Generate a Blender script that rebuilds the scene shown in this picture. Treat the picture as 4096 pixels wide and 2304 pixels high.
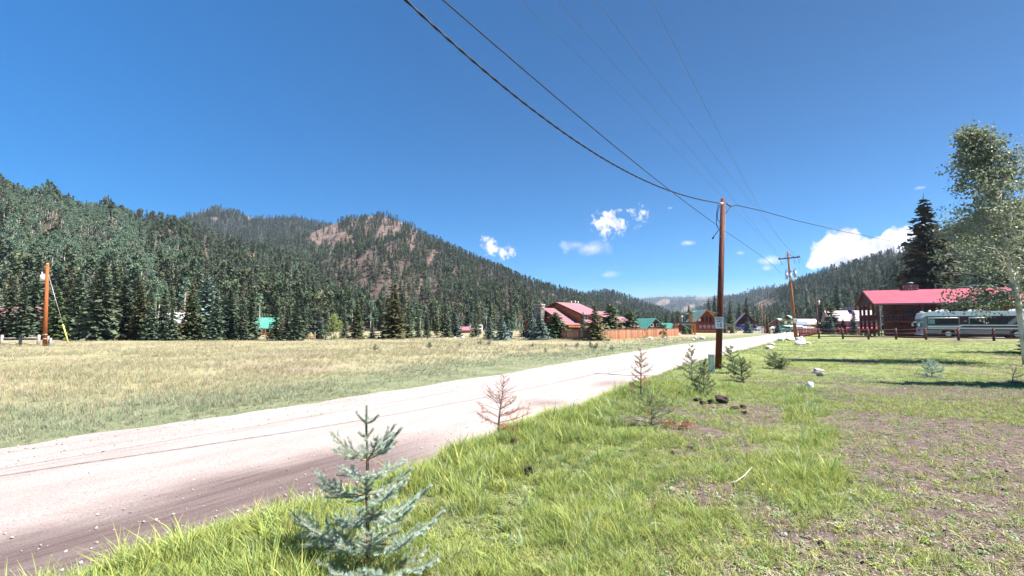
import bpy, bmesh, math, random
import numpy as np
from mathutils import Vector, Matrix

for o in list(bpy.data.objects):
    bpy.data.objects.remove(o, do_unlink=True)
scene = bpy.context.scene
COL = scene.collection
rnd = random.Random(11)
rng = np.random.default_rng(11)

# ------------------------------------------------------------------ camera
FPX = 470.0                       # focal length in pixels of a 1024 px wide picture
PITCH = math.atan(36 / FPX)
CAMZ = 2.1
cam_d = bpy.data.cameras.new('camera')
cam_d.sensor_width = 36.0
cam_d.lens = 36.0 * FPX / 1024.0
cam_d.clip_start = 0.05
cam_d.clip_end = 20000
cam = bpy.data.objects.new('camera', cam_d)
cam.location = (0, 0, CAMZ)
cam.rotation_euler = (math.pi / 2 + PITCH, 0, 0)
COL.objects.link(cam)
scene.camera = cam

# ------------------------------------------------------------------ light
SUN_AZ = Vector((0.966, -0.259))   # horizontal direction towards the sun
SUN_EL = math.radians(54)
sun_d = bpy.data.lights.new('sun', 'SUN')
sun_d.energy = 5.0
sun_d.angle = math.radians(0.5)
sun_d.color = (1.0, 0.96, 0.9)
sun = bpy.data.objects.new('sun', sun_d)
sd = Vector((SUN_AZ.x * math.cos(SUN_EL), SUN_AZ.y * math.cos(SUN_EL), math.sin(SUN_EL)))
sun.rotation_euler = sd.to_track_quat('Z', 'Y').to_euler()
sun.location = (30, -20, 60)
COL.objects.link(sun)

def ray(px, py):
    u = (px - 512) / FPX; v = (288 - py) / FPX
    return Vector((u, math.cos(PITCH) - v * math.sin(PITCH), math.sin(PITCH) + v * math.cos(PITCH)))

world = bpy.data.worlds.new('World')
scene.world = world
world.use_nodes = True
wn = world.node_tree.nodes; wl = world.node_tree.links
wn.clear()
w_out = wn.new('ShaderNodeOutputWorld')
w_bg = wn.new('ShaderNodeBackground'); w_bg.inputs[1].default_value = 0.051
w_sky = wn.new('ShaderNodeTexSky'); w_sky.sky_type = 'NISHITA'; w_sky.sun_disc = False
w_sky.sun_elevation = SUN_EL
w_sky.sun_rotation = math.atan2(-SUN_AZ.x, SUN_AZ.y)
w_sky.altitude = 2600; w_sky.air_density = 1.0; w_sky.dust_density = 0.15; w_sky.ozone_density = 2.2
w_co = wn.new('ShaderNodeTexCoord')

def wmath(op, a, b=None, c=None):
    n = wn.new('ShaderNodeMath'); n.operation = op
    for i, v in enumerate((a, b, c)):
        if v is None: continue
        if isinstance(v, (int, float)): n.inputs[i].default_value = v
        else: wl.new(v, n.inputs[i])
    return n.outputs[0]

def wvec(op, a, b):
    n = wn.new('ShaderNodeVectorMath'); n.operation = op
    for i, v in enumerate((a, b)):
        if isinstance(v, (tuple, Vector)): n.inputs[i].default_value = tuple(v)
        else: wl.new(v, n.inputs[i])
    return n.outputs['Value'] if op in ('DISTANCE', 'LENGTH', 'DOT_PRODUCT') else n.outputs[0]

w_dir = wvec('NORMALIZE', w_co.outputs['Generated'], (0, 0, 0))
def wnoise(scale, detail, rough=.6):
    n = wn.new('ShaderNodeTexNoise'); n.inputs['Scale'].default_value = scale
    n.inputs['Detail'].default_value = detail; n.inputs['Roughness'].default_value = rough
    wl.new(w_dir, n.inputs['Vector'])
    return n
n_fine = wnoise(52, 7, .6).outputs[0]
n_wisp_n = wnoise(16, 7, .68)
n_wisp = n_wisp_n.outputs[0]
# cumulus and small puffs: (px, py, radius px, flatness)
def puff_field(puffs, flat):
    f = None
    sc = Vector((1, 1, flat))
    base = wvec('MULTIPLY', w_dir, sc)
    for px, py, r in puffs:
        c = ray(px, py).normalized()
        ang = r / FPX * c.y * c.y * 1.05
        c2 = Vector((c.x, c.y, c.z * flat))
        d = wvec('DISTANCE', base, c2)
        g = wmath('MULTIPLY_ADD', d, -1.0 / ang, 1.0)
        f = g if f is None else wmath('SMOOTH_MAX', f, g, .12)
    return f
cum = puff_field([(822, 252, 14), (834, 243, 15), (848, 240, 15), (842, 256, 22), (862, 252, 18), (880, 246, 14), (893, 240, 15),
                  (908, 235, 14), (922, 233, 13), (940, 236, 16), (890, 256, 22), (815, 262, 10), (925, 250, 20)], 1.0)
puf = puff_field([(600, 222, 10), (610, 220, 12), (619, 225, 9), (606, 229, 9), (488, 243, 6.5), (492, 249, 7), (503, 252, 7), (511, 252, 5)], 1.0)
wisp = puff_field([(590, 249, 21), (575, 245, 14), (608, 275, 11), (688, 243, 8), (919, 188, 9), (768, 261, 13), (741, 253, 6), (670, 208, 4), (767, 268, 8)], 2.6)
wisp2 = puff_field([(640, 217, 10), (632, 213, 6)], 1.0)
m_cum = wmath('MULTIPLY_ADD', wmath('SUBTRACT', n_fine, .5), 1.5, cum)
m_cum = wmath('MULTIPLY', m_cum, 3.4)
n_puf = wnoise(85, 6, .6).outputs[0]
m_puf = wmath('MULTIPLY', wmath('MULTIPLY_ADD', wmath('SUBTRACT', n_puf, .5), 3.4, puf), 1.35)
m_w2 = wmath('MULTIPLY', wmath('MULTIPLY_ADD', wmath('SUBTRACT', n_puf, .56), 5.0, wisp2), .9)
m_wis = wmath('MULTIPLY', wmath('MULTIPLY_ADD', wmath('SUBTRACT', n_wisp, .52), 3.2, wisp), .75)
def clamp01(s):
    n = wn.new('ShaderNodeClamp'); wl.new(s, n.inputs[0]); return n.outputs[0]
mask = wmath('MAXIMUM', clamp01(m_cum), wmath('MAXIMUM', clamp01(m_puf), wmath('MULTIPLY', clamp01(wmath('MAXIMUM', m_wis, m_w2)), .75)))
# cloud shading put into the colour by noise: brilliant white, faintly lilac shade
n_tone = wnoise(44, 6, .6).outputs[0]
ramp = wn.new('ShaderNodeValToRGB'); wl.new(n_tone, ramp.inputs[0])
ramp.color_ramp.elements[0].position = .38; ramp.color_ramp.elements[0].color = (5.2, 5.1, 6.0, 1)
ramp.color_ramp.elements[1].position = .60; ramp.color_ramp.elements[1].color = (9.6, 9.4, 9.8, 1)
w_hs = wn.new('ShaderNodeHueSaturation'); w_hs.inputs['Saturation'].default_value = 1.95; w_hs.inputs['Hue'].default_value = .499; wl.new(w_sky.outputs[0], w_hs.inputs['Color'])
mixw = wn.new('ShaderNodeMixRGB'); wl.new(mask, mixw.inputs[0]); wl.new(w_hs.outputs[0], mixw.inputs[1]); wl.new(ramp.outputs[0], mixw.inputs[2])
wl.new(mixw.outputs[0], w_bg.inputs[0]); wl.new(w_bg.outputs[0], w_out.inputs[0])

# ------------------------------------------------------------------ exposure
vs = scene.view_settings
vs.view_transform = 'Standard'; vs.look = 'None'; vs.exposure = 1.65; vs.gamma = 1.0
vs.use_curve_mapping = False

# ------------------------------------------------------------------ helpers
def G(px, py, z=0.0):
    d = ray(px, py); t = (z - CAMZ) / d.z
    return Vector((d.x * t, d.y * t, z))
def P(px, py, Y):
    d = ray(px, py); t = Y / d.y
    return Vector((d.x * t, Y, CAMZ + d.z * t))
def pxy(v):                                  # numpy (N,3) -> pixel columns and rows
    v = np.asarray(v, float) - np.array([0, 0, CAMZ])
    w = v[:, 1] * math.cos(PITCH) + v[:, 2] * math.sin(PITCH)
    w = np.maximum(w, .01)
    up = -v[:, 1] * math.sin(PITCH) + v[:, 2] * math.cos(PITCH)
    return 512 + FPX * v[:, 0] / w, 288 - FPX * up / w
def ss(a, b, x):
    t = np.clip((np.asarray(x, float) - a) / (b - a), 0, 1); return t * t * (3 - 2 * t)

def _hash(ix, iy, seed):
    h = (ix.astype(np.int64) * 374761393 + iy.astype(np.int64) * 668265263 + seed * 974634777) & 0x7fffffff
    h = ((h ^ (h >> 13)) * 1274126177) & 0x7fffffff
    return ((h ^ (h >> 16)) & 0xffff) / 65535.0
def vnoise(x, y, scale, seed=0, octaves=3):
    x = np.asarray(x, float) / scale; y = np.asarray(y, float) / scale
    tot = 0; amp = 1; nrm = 0
    for o in range(octaves):
        ix = np.floor(x); iy = np.floor(y); fx = x - ix; fy = y - iy
        fx = fx * fx * (3 - 2 * fx); fy = fy * fy * (3 - 2 * fy)
        a = _hash(ix, iy, seed + o); b = _hash(ix + 1, iy, seed + o); c = _hash(ix, iy + 1, seed + o); d = _hash(ix + 1, iy + 1, seed + o)
        tot = tot + amp * ((a * (1 - fx) + b * fx) * (1 - fy) + (c * (1 - fx) + d * fx) * fy)
        nrm += amp; amp *= .5; x = x * 2.03 + 7.1; y = y * 2.03 + 3.7
    return tot / nrm

def link(o, parent=None):
    COL.objects.link(o)
    if parent is not None: o.parent = parent
    return o
def tag(o, label=None, cat=None, group=None, kind=None):
    if label: o['label'] = label
    if cat: o['category'] = cat
    if group: o['group'] = group
    if kind: o['kind'] = kind
    return o
def thing(name, label, cat, loc=(0, 0, 0), rz=0.0, group=None):
    o = bpy.data.objects.new(name, None); o.empty_display_size = .2
    o.location = loc; o.rotation_euler = (0, 0, rz)
    link(o); return tag(o, label, cat, group)
def copy_tree(o, parent=None):
    c = o.copy(); link(c, parent)
    for ch in list(o.children): copy_tree(ch, c)
    return c

def mesh_np(name, V, F, mats=(), midx=None, smooth=False):
    """V (N,3); F a list of (M,k) index arrays"""
    me = bpy.data.meshes.new(name)
    V = np.asarray(V, np.float32)
    me.vertices.add(len(V)); me.vertices.foreach_set('co', V.ravel())
    li = []; st = []; tot = []; pos = 0
    for f in F:
        f = np.asarray(f, np.int32)
        if len(f) == 0: continue
        k = f.shape[1]; li.append(f.ravel())
        st.append(np.arange(len(f), dtype=np.int32) * k + pos); tot.append(np.full(len(f), k, np.int32)); pos += f.size
    li = np.concatenate(li); st = np.concatenate(st); tot = np.concatenate(tot)
    me.loops.add(len(li)); me.loops.foreach_set('vertex_index', li)
    me.polygons.add(len(st)); me.polygons.foreach_set('loop_start', st); me.polygons.foreach_set('loop_total', tot)
    if midx is not None: me.polygons.foreach_set('material_index', np.asarray(midx, np.int32))
    if smooth: me.polygons.foreach_set('use_smooth', np.ones(len(st), bool))
    me.update(calc_edges=True); me.validate()
    for m in mats: me.materials.append(m)
    return me
def obj(name, me, parent=None, loc=None, rz=0.0):
    o = bpy.data.objects.new(name, me)
    if loc is not None: o.location = loc
    o.rotation_euler = (0, 0, rz)
    return link(o, parent)

class MB:
    """collects simple solids; build() makes them one mesh object"""
    def __init__(s): s.v = []; s.f = []; s.sm = []
    def add(s, vs, fs, smooth=False):
        b = len(s.v); s.v += [tuple(v) for v in vs]; s.f += [tuple(i + b for i in f) for f in fs]; s.sm += [smooth] * len(fs); return s
    def box(s, x0, x1, y0, y1, z0, z1):
        return s.add([(x0, y0, z0), (x1, y0, z0), (x1, y1, z0), (x0, y1, z0), (x0, y0, z1), (x1, y0, z1), (x1, y1, z1), (x0, y1, z1)],
                     [(0, 3, 2, 1), (4, 5, 6, 7), (0, 1, 5, 4), (1, 2, 6, 5), (2, 3, 7, 6), (3, 0, 4, 7)])
    def cyl(s, p, q, r0, r1=None, n=10, smooth=True):
        p = Vector(p); q = Vector(q); r1 = r0 if r1 is None else r1
        d = (q - p).normalized(); a = d.orthogonal().normalized(); b = d.cross(a)
        vs = []
        for c, r in ((p, r0), (q, r1)):
            for i in range(n):
                t = 2 * math.pi * i / n; vs.append(c + a * (r * math.cos(t)) + b * (r * math.sin(t)))
        base = len(s.v); s.v += [tuple(v) for v in vs]
        for i in range(n):
            j = (i + 1) % n; s.f.append((base + i, base + j, base + n + j, base + n + i)); s.sm.append(smooth)
        s.f.append(tuple(base + i for i in reversed(range(n)))); s.f.append(tuple(base + n + i for i in range(n))); s.sm += [False, False]
        return s
    def tube(s, pts, rad, n=6):
        pts = [Vector(p) for p in pts]
        if not hasattr(rad, '__len__'): rad = [rad] * len(pts)
        base = len(s.v); prev = None
        for k, p in enumerate(pts):
            d = (pts[min(k + 1, len(pts) - 1)] - pts[max(k - 1, 0)]).normalized()
            a = (d.orthogonal() if prev is None else (prev - d * prev.dot(d))).normalized(); prev = a; b = d.cross(a)
            for i in range(n):
                t = 2 * math.pi * i / n; s.v.append(tuple(p + a * (rad[k] * math.cos(t)) + b * (rad[k] * math.sin(t))))
        for k in range(len(pts) - 1):
            for i in range(n):
                j = (i + 1) % n; s.f.append((base + k * n + i, base + k * n + j, base + (k + 1) * n + j, base + (k + 1) * n + i)); s.sm.append(True)
        s.f.append(tuple(base + i for i in reversed(range(n)))); e = base + (len(pts) - 1) * n
        s.f.append(tuple(e + i for i in range(n))); s.sm += [False, False]
        return s
    def beam(s, p, q, w, h):
        p = Vector(p); q = Vector(q); d = (q - p).normalized()
        a = d.cross(Vector((0, 0, 1)))
        a = Vector((1, 0, 0)) if a.length < 1e-4 else a.normalized(); b = a.cross(d).normalized()
        vs = [c + a * (i * w / 2) + b * (j * h / 2) for c in (p, q) for i, j in ((-1, -1), (1, -1), (1, 1), (-1, 1))]
        return s.add(vs, [(0, 1, 2, 3), (7, 6, 5, 4), (0, 4, 5, 1), (1, 5, 6, 2), (2, 6, 7, 3), (3, 7, 4, 0)])
    def slab(s, quad, th):
        """quad in space thickened straight down by th"""
        q = [Vector(v) for v in quad]; n = len(q); lo = [v - Vector((0, 0, th)) for v in q]
        return s.add(q + lo, [tuple(range(n)), tuple(reversed(range(n, 2 * n)))] + [(i, n + i, n + (i + 1) % n, (i + 1) % n) for i in range(n)])
    def prism(s, poly, axis, a0, a1):
        """poly: 2-D outline, extruded along axis ('x': poly is (y,z); 'y': poly is (x,z); 'z': poly is (x,y))"""
        def mk(p, a):
            return {'x': (a, p[0], p[1]), 'y': (p[0], a, p[1]), 'z': (p[0], p[1], a)}[axis]
        n = len(poly)
        return s.add([mk(p, a0) for p in poly] + [mk(p, a1) for p in poly],
                     [tuple(range(n)), tuple(reversed(range(n, 2 * n)))] + [(i, (i + 1) % n, n + (i + 1) % n, n + i) for i in range(n)])
    def build(s, name, m, parent=None, loc=None, rz=0.0, bevel=0.0):
        me = bpy.data.meshes.new(name); me.from_pydata(s.v, [], s.f)
        me.polygons.foreach_set('use_smooth', s.sm)
        bm = bmesh.new(); bm.from_mesh(me); bmesh.ops.recalc_face_normals(bm, faces=bm.faces)
        if bevel: bmesh.ops.bevel(bm, geom=bm.edges[:], offset=bevel, segments=1, affect='EDGES', profile=.5)
        bm.to_mesh(me); bm.free()
        me.materials.append(m)
        return obj(name, me, parent, loc, rz)

# ------------------------------------------------------------------ materials
MATS = {}
def mat(name, c1, c2=None, scale=4.0, rough=.8, bump=0.0, bscale=None, stretch=(1, 1, 1), rand=0.0, metal=0.0, spec=.3, detail=5, transl=0.0, coat=0.0, lo=.35, hi=.65):
    m = bpy.data.materials.new(name); m.use_nodes = True
    nt = m.node_tree; N = nt.nodes; L = nt.links
    b = N['Principled BSDF']
    b.inputs['Roughness'].default_value = rough; b.inputs['Metallic'].default_value = metal
    b.inputs['Specular IOR Level'].default_value = spec
    b.inputs['Coat Weight'].default_value = coat
    tc = N.new('ShaderNodeTexCoord'); mp = N.new('ShaderNodeMapping'); mp.inputs['Scale'].default_value = stretch
    L.new(tc.outputs['Object'], mp.inputs[0])
    col = None
    if c2 is not None:
        nz = N.new('ShaderNodeTexNoise'); nz.inputs['Scale'].default_value = scale; nz.inputs['Detail'].default_value = detail
        L.new(mp.outputs[0], nz.inputs['Vector'])
        rp = N.new('ShaderNodeValToRGB'); rp.color_ramp.elements[0].position = lo; rp.color_ramp.elements[1].position = hi
        rp.color_ramp.elements[0].color = (*c1, 1); rp.color_ramp.elements[1].color = (*c2, 1)
        L.new(nz.outputs[0], rp.inputs[0]); col = rp.outputs[0]
    if rand:
        oi = N.new('ShaderNodeObjectInfo')
        hs = N.new('ShaderNodeHueSaturation')
        mr = N.new('ShaderNodeMapRange'); mr.inputs[3].default_value = 1 - rand; mr.inputs[4].default_value = 1 + rand
        L.new(oi.outputs['Random'], mr.inputs[0]); L.new(mr.outputs[0], hs.inputs['Value'])
        mh = N.new('ShaderNodeMath'); mh.operation = 'MULTIPLY'; mh.inputs[1].default_value = 7.31; L.new(oi.outputs['Random'], mh.inputs[0])
        fr = N.new('ShaderNodeMath'); fr.operation = 'FRACT'; L.new(mh.outputs[0], fr.inputs[0])
        m2 = N.new('ShaderNodeMapRange'); hr_ = .045 * rand / .3 if transl else .004; m2.inputs[3].default_value = .5 - hr_; m2.inputs[4].default_value = .5 + hr_
        L.new(fr.outputs[0], m2.inputs[0]); L.new(m2.outputs[0], hs.inputs['Hue'])
        if col is None: hs.inputs['Color'].default_value = (*c1, 1)
        else: L.new(col, hs.inputs['Color'])
        col = hs.outputs[0]
    if col is None: b.inputs['Base Color'].default_value = (*c1, 1)
    else: L.new(col, b.inputs['Base Color'])
    if bump:
        nb = N.new('ShaderNodeTexNoise'); nb.inputs['Scale'].default_value = bscale or scale * 3; nb.inputs['Detail'].default_value = 4
        L.new(mp.outputs[0], nb.inputs['Vector'])
        bp = N.new('ShaderNodeBump'); bp.inputs['Strength'].default_value = bump; bp.inputs['Distance'].default_value = .05
        L.new(nb.outputs[0], bp.inputs['Height']); L.new(bp.outputs[0], b.inputs['Normal'])
    if transl:
        tr = N.new('ShaderNodeBsdfTranslucent'); mx = N.new('ShaderNodeMixShader'); mx.inputs[0].default_value = transl
        if col is None: tr.inputs[0].default_value = (*c1, 1)
        else: L.new(col, tr.inputs[0])
        L.new(b.outputs[0], mx.inputs[1]); L.new(tr.outputs[0], mx.inputs[2]); L.new(mx.outputs[0], N['Material Output'].inputs[0])
    MATS[name] = m
    return m

def banded(name, c1, c2, axis, period, depth=.5, rough=.7, spec=.3, scale=3.0, rand=0.0, stretch=(1, 1, 1)):
    """log courses / board joints / metal-roof ribs: a periodic bump with colour variation along it"""
    m = mat(name, c1, c2, scale=scale, rough=rough, spec=spec, stretch=stretch, rand=rand)
    nt = m.node_tree; N = nt.nodes; L = nt.links; b = N['Principled BSDF']
    tc = N.new('ShaderNodeTexCoord'); sp = N.new('ShaderNodeSeparateXYZ'); L.new(tc.outputs['Object'], sp.inputs[0])
    a = N.new('ShaderNodeMath'); a.operation = 'MULTIPLY'; a.inputs[1].default_value = math.pi / period; L.new(sp.outputs['XYZ'.index(axis)], a.inputs[0])
    s = N.new('ShaderNodeMath'); s.operation = 'SINE'; L.new(a.outputs[0], s.inputs[0])
    ab = N.new('ShaderNodeMath'); ab.operation = 'ABSOLUTE'; L.new(s.outputs[0], ab.inputs[0])
    pw = N.new('ShaderNodeMath'); pw.operation = 'POWER'; pw.inputs[1].default_value = .4; L.new(ab.outputs[0], pw.inputs[0])
    bp = N.new('ShaderNodeBump'); bp.inputs['Strength'].default_value = depth; bp.inputs['Distance'].default_value = period * .3
    L.new(pw.outputs[0], bp.inputs['Height']); L.new(bp.outputs[0], b.inputs['Normal'])
    return m

M = {}
M['needle_dark'] = mat('needle_dark', (.055, .085, .055), (.10, .13, .075), scale=.7, rough=.75, rand=.25, transl=.12)
M['needle_blue'] = mat('needle_blue', (.085, .13, .11), (.15, .205, .18), scale=.9, rough=.75, rand=.22, transl=.12)
M['needle_olive'] = mat('needle_olive', (.065, .085, .035), (.125, .135, .055), scale=.7, rough=.75, rand=.3, transl=.12)
M['needle_forest'] = mat('needle_forest', (.050, .076, .042), (.105, .13, .07), scale=.35, rough=.8, rand=.38, transl=.1)
M['needle_mid'] = mat('needle_mid_green', (.07, .115, .05), (.13, .185, .085), scale=.9, rough=.75, rand=.2, transl=.15)
M['needle_tall'] = mat('needle_tall', (.028, .036, .018), (.085, .075, .03), scale=.45, rough=.8, transl=.1)
M['leaf_aspen'] = mat('leaf_aspen', (.115, .18, .115), (.175, .245, .16), scale=.8, rough=.7, rand=.22, transl=.3)
M['leaf_near'] = mat('leaf_near', (.13, .18, .115), (.36, .37, .23), scale=9, rough=.5, transl=.4, lo=.38, hi=.68)
M['leaf_bush'] = mat('leaf_bush', (.17, .22, .08), (.26, .30, .11), scale=2, rough=.7, rand=.2, transl=.3)
M['dead_twig'] = mat('dead_twig', (.16, .13, .15), (.26, .22, .24), scale=2, rough=.9, rand=.2)
M['bark'] = mat('bark', (.10, .065, .045), (.19, .14, .10), scale=3, rough=.95, bump=.4, stretch=(1, 1, .3))
M['bark_white'] = mat('bark_white', (.30, .27, .22), (.62, .58, .50), scale=2.2, rough=.85, bump=.2, stretch=(1, 1, .5), lo=.35, hi=.5)
M['pole'] = banded('pole_wood', (.055, .012, .008), (.14, .036, .018), 'X', .035, depth=.35, rough=.75, scale=7, stretch=(3, 3, .22))
M['pole_orange'] = mat('pole_orange_wood', (.25, .065, .018), (.36, .115, .035), scale=6, rough=.8, bump=.3, stretch=(3, 3, .25))
M['pole_brown'] = mat('pole_brown_wood', (.20, .07, .03), (.36, .15, .06), scale=6, rough=.8, bump=.3, stretch=(3, 3, .25))
M['pole_dark'] = mat('pole_dark_wood', (.10, .045, .045), (.18, .09, .08), scale=6, rough=.85, stretch=(3, 3, .25))
M['arm'] = mat('crossarm_wood', (.11, .05, .045), (.19, .09, .07), scale=8, rough=.85, stretch=(.3, 3, 3))
M['wire'] = mat('black_cable', (.012, .013, .018), rough=.6)
M['wire_thin'] = mat('aluminium_wire', (.13, .15, .19), rough=.5, metal=.3)
M['steel'] = mat('galvanised_steel', (.42, .43, .46), (.55, .56, .58), scale=6, rough=.45, metal=.4)
M['steel_dark'] = mat('dark_steel', (.10, .10, .12), (.16, .16, .19), scale=6, rough=.5, metal=.3)
M['grey_paint'] = mat('grey_paint', (.36, .36, .38), (.44, .44, .46), scale=4, rough=.4)
M['porcelain'] = mat('porcelain', (.65, .65, .66), rough=.25, spec=.5)
M['yellow'] = mat('yellow_plastic', (.72, .60, .10), (.80, .70, .18), scale=3, rough=.5)
M['white'] = mat('white_paint', (.74, .74, .74), (.82, .82, .81), scale=4, rough=.45)
M['sign_white'] = mat('sign_white', (.72, .73, .74), (.80, .80, .80), scale=5, rough=.4)
M['sign_black'] = mat('sign_black', (.015, .015, .018), rough=.45)
M['rock_white'] = mat('pale_rock', (.45, .41, .38), (.66, .62, .58), scale=4, rough=.95, bump=.6, bscale=9)
M['rock_tan'] = mat('tan_rock', (.36, .29, .24), (.55, .48, .42), scale=4, rough=.95, bump=.6, bscale=9)
M['clod'] = mat('dark_soil_clod', (.045, .026, .028), (.11, .066, .066), scale=14, rough=1.0, bump=.9, bscale=30)
M['glass_dark'] = mat('dark_glass', (.010, .011, .014), rough=.25, spec=.25)
M['glass_teal'] = mat('tinted_glass', (.10, .26, .29), rough=.1, spec=.6)
M['rail_wood'] = mat('rail_wood_red_brown', (.12, .04, .036), (.21, .075, .06), scale=5, rough=.85, bump=.3, stretch=(1, 1, .4), rand=.15)
M['grey_wood'] = mat('weathered_grey_wood', (.22, .19, .18), (.36, .32, .29), scale=5, rough=.9, bump=.3, stretch=(1, 1, .4), rand=.15)
M['board'] = mat('fence_board_wood', (.24, .10, .055), (.42, .21, .12), scale=2.2, rough=.85, bump=.3, stretch=(3, 3, .5), rand=.28)
M['board_cap'] = mat('fence_cap_wood', (.12, .075, .075), (.2, .14, .13), scale=3, rough=.9)
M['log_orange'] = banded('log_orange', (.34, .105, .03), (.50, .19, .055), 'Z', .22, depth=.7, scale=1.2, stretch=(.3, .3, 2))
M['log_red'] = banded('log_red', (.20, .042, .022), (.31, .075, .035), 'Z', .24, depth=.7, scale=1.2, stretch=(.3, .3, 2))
M['log_dark'] = banded('log_dark', (.10, .020, .014), (.19, .042, .026), 'Z', .24, depth=.8, scale=1.2, stretch=(.3, .3, 2))
M['wood_brown'] = mat('stained_wood_brown', (.09, .026, .016), (.17, .05, .028), scale=4, rough=.75, stretch=(1, 1, .3))
M['wood_orange'] = mat('stained_wood_orange', (.34, .12, .035), (.48, .20, .07), scale=4, rough=.75, stretch=(1, 1, .3))
M['siding_dark'] = banded('siding_dark', (.045, .014, .014), (.085, .028, .024), 'X', .2, depth=.5, scale=2)
M['siding_lilac'] = banded('siding_lilac', (.30, .21, .25), (.36, .26, .30), 'X', .5, depth=.4, scale=2)
M['roof_pink'] = banded('roof_pink_metal', (.27, .125, .14), (.31, .15, .165), 'X', .45, depth=.12, rough=.45, spec=.4, scale=1)
M['roof_red'] = banded('roof_red_metal', (.38, .065, .095), (.42, .085, .115), 'X', .32, depth=.3, rough=.42, spec=.4, scale=.8)
M['roof_green'] = banded('roof_green_metal', (.16, .30, .255), (.21, .36, .31), 'Y', .45, depth=.15, rough=.42, spec=.4, scale=1)
M['roof_teal'] = banded('roof_teal_metal', (.07, .26, .20), (.10, .31, .24), 'Y', .45, depth=.15, rough=.42, spec=.4, scale=1)
M['roof_pale'] = banded('roof_pale_metal', (.36, .47, .46), (.42, .53, .52), 'Y', .45, depth=.15, rough=.42, spec=.4, scale=1)
M['roof_mauve'] = banded('roof_mauve_metal', (.26, .165, .19), (.32, .21, .235), 'Y', .45, depth=.15, rough=.45, spec=.4, scale=1)
M['roof_lilac'] = banded('roof_lilac_metal', (.44, .32, .37), (.5, .38, .42), 'X', .45, depth=.15, rough=.42, spec=.4, scale=1)
M['roof_grey'] = mat('roof_grey_metal', (.44, .42, .44), (.52, .5, .52), scale=2, rough=.5)
M['roof_slate'] = mat('roof_slate_blue', (.14, .17, .23), (.2, .23, .3), scale=2, rough=.5)
M['roof_white'] = mat('roof_white_metal', (.66, .62, .62), (.74, .7, .7), scale=2, rough=.5)
M['roof_crimson'] = mat('roof_crimson_metal', (.45, .05, .07), (.52, .08, .1), scale=2, rough=.5)
M['stone'] = mat('mortar', (.12, .11, .10), (.18, .16, .15), scale=6, rough=.95)
M['car_green'] = mat('car_paint_green', (.02, .16, .12), rough=.3, coat=.6)
M['car_blue'] = mat('car_paint_blue', (.03, .06, .22), rough=.3, coat=.6)
M['car_white'] = mat('car_paint_white', (.7, .72, .74), rough=.3, coat=.6)
M['car_silver'] = mat('car_paint_silver', (.35, .40, .5), rough=.3, coat=.6)
M['tyre'] = mat('tyre_rubber', (.018, .018, .02), rough=.9)
M['rv_white'] = mat('coach_white', (.70, .71, .73), (.76, .77, .79), scale=1.5, rough=.3, coat=.4)
M['rv_silver'] = mat('coach_silver', (.20, .215, .23), (.25, .265, .28), scale=1.0, rough=.4, metal=.3)
M['rv_maroon'] = mat('coach_maroon', (.04, .014, .017), (.055, .02, .024), scale=1.0, rough=.45, coat=.0)
M['rv_front_shade'] = mat('coach_front_shaded', (.30, .33, .42), (.36, .39, .48), scale=1.0, rough=.3, coat=.4)  # bluish shade on the coach's front end is put into this colour
M['flag_red'] = mat('flag_red', (.45, .05, .06), rough=.9)
M['flag_blue'] = mat('flag_blue', (.03, .05, .16), rough=.9)
M['mark_green'] = mat('marker_green', (.16, .24, .22), (.2, .28, .26), scale=4, rough=.6)
M['stake'] = mat('stake_wood', (.45, .24, .12), (.56, .32, .18), scale=4, rough=.85)
# ------------------------------------------------------------------ ground and road
NE = np.array([(-22, -22.0), (-12.6, -7.0), (-5.6, 1.0), (-3.78, 3.6), (-2.98, 4.9), (-1.98, 6.4), (-.55, 8.7), (1.1, 11.3), (3.8, 16.1), (7.5, 21.9), (19.4, 38.6), (32.6, 58.3), (60, 96), (148, 228), (260, 390)])
FE = np.array([(-30, -22.0), (-20, -7.0), (-13.8, 1.5), (-10.2, 6.1), (-8.67, 8.14), (-7.71, 9.41), (-6.3, 11.02), (-4.47, 13.8), (-.05, 20.5), (5.3, 29.6), (16.4, 47.3), (28.2, 62.7), (44, 83.5), (62, 109), (160, 260), (250, 400)])
def xnear(y): return np.interp(y, NE[:, 1], NE[:, 0])
def xfar(y): return np.interp(y, FE[:, 1], FE[:, 0])
def dnear(x, y): return (x - xnear(y)) * .82          # >0 on the camera's side of the road
def dfar(x, y): return (xfar(y) - x) * .82            # >0 on the meadow side
def hz(x, y):
    x = np.asarray(x, float); y = np.asarray(y, float)
    dn = dnear(x, y); df = dfar(x, y)
    wob = (vnoise(x, y, .9, 5, 2) - .5) * .35
    berm = ss(.02, 1.05, dn + wob) * (.36 + .07 * (vnoise(x, y, 2.5, 3, 3) - .5) * 2) * (1 - .75 * ss(60, 100, y))
    berm = berm + ss(2, 5, dn) * (.05 * (vnoise(x, y, .55, 8, 2) - .5)) * (1 - ss(12, 30, y)) + .18 * ss(34, 46, x) * (1 - ss(48, 60, y)) * ss(4, 9, dn)
    mead = ss(.1, 1.2, df) * (.06 + .22 * (vnoise(x, y, 9, 21, 3) - .5) * ss(1, 8, df))
    inroad = (dn < .1) & (df < .1)
    z = np.where(dn > -.02, berm, np.where(df > -.02, mead, 0))
    return np.where(inroad, -.05, z) - .02
def hz1(x, y): return float(hz(np.array([x]), np.array([y]))[0])
def GP(px, py):                               # pixel -> point on the real ground
    d = ray(px, py); q = G(px, py, .3)
    for _ in range(12): q = G(px, py, hz1(q.x, q.y))
    return q

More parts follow.
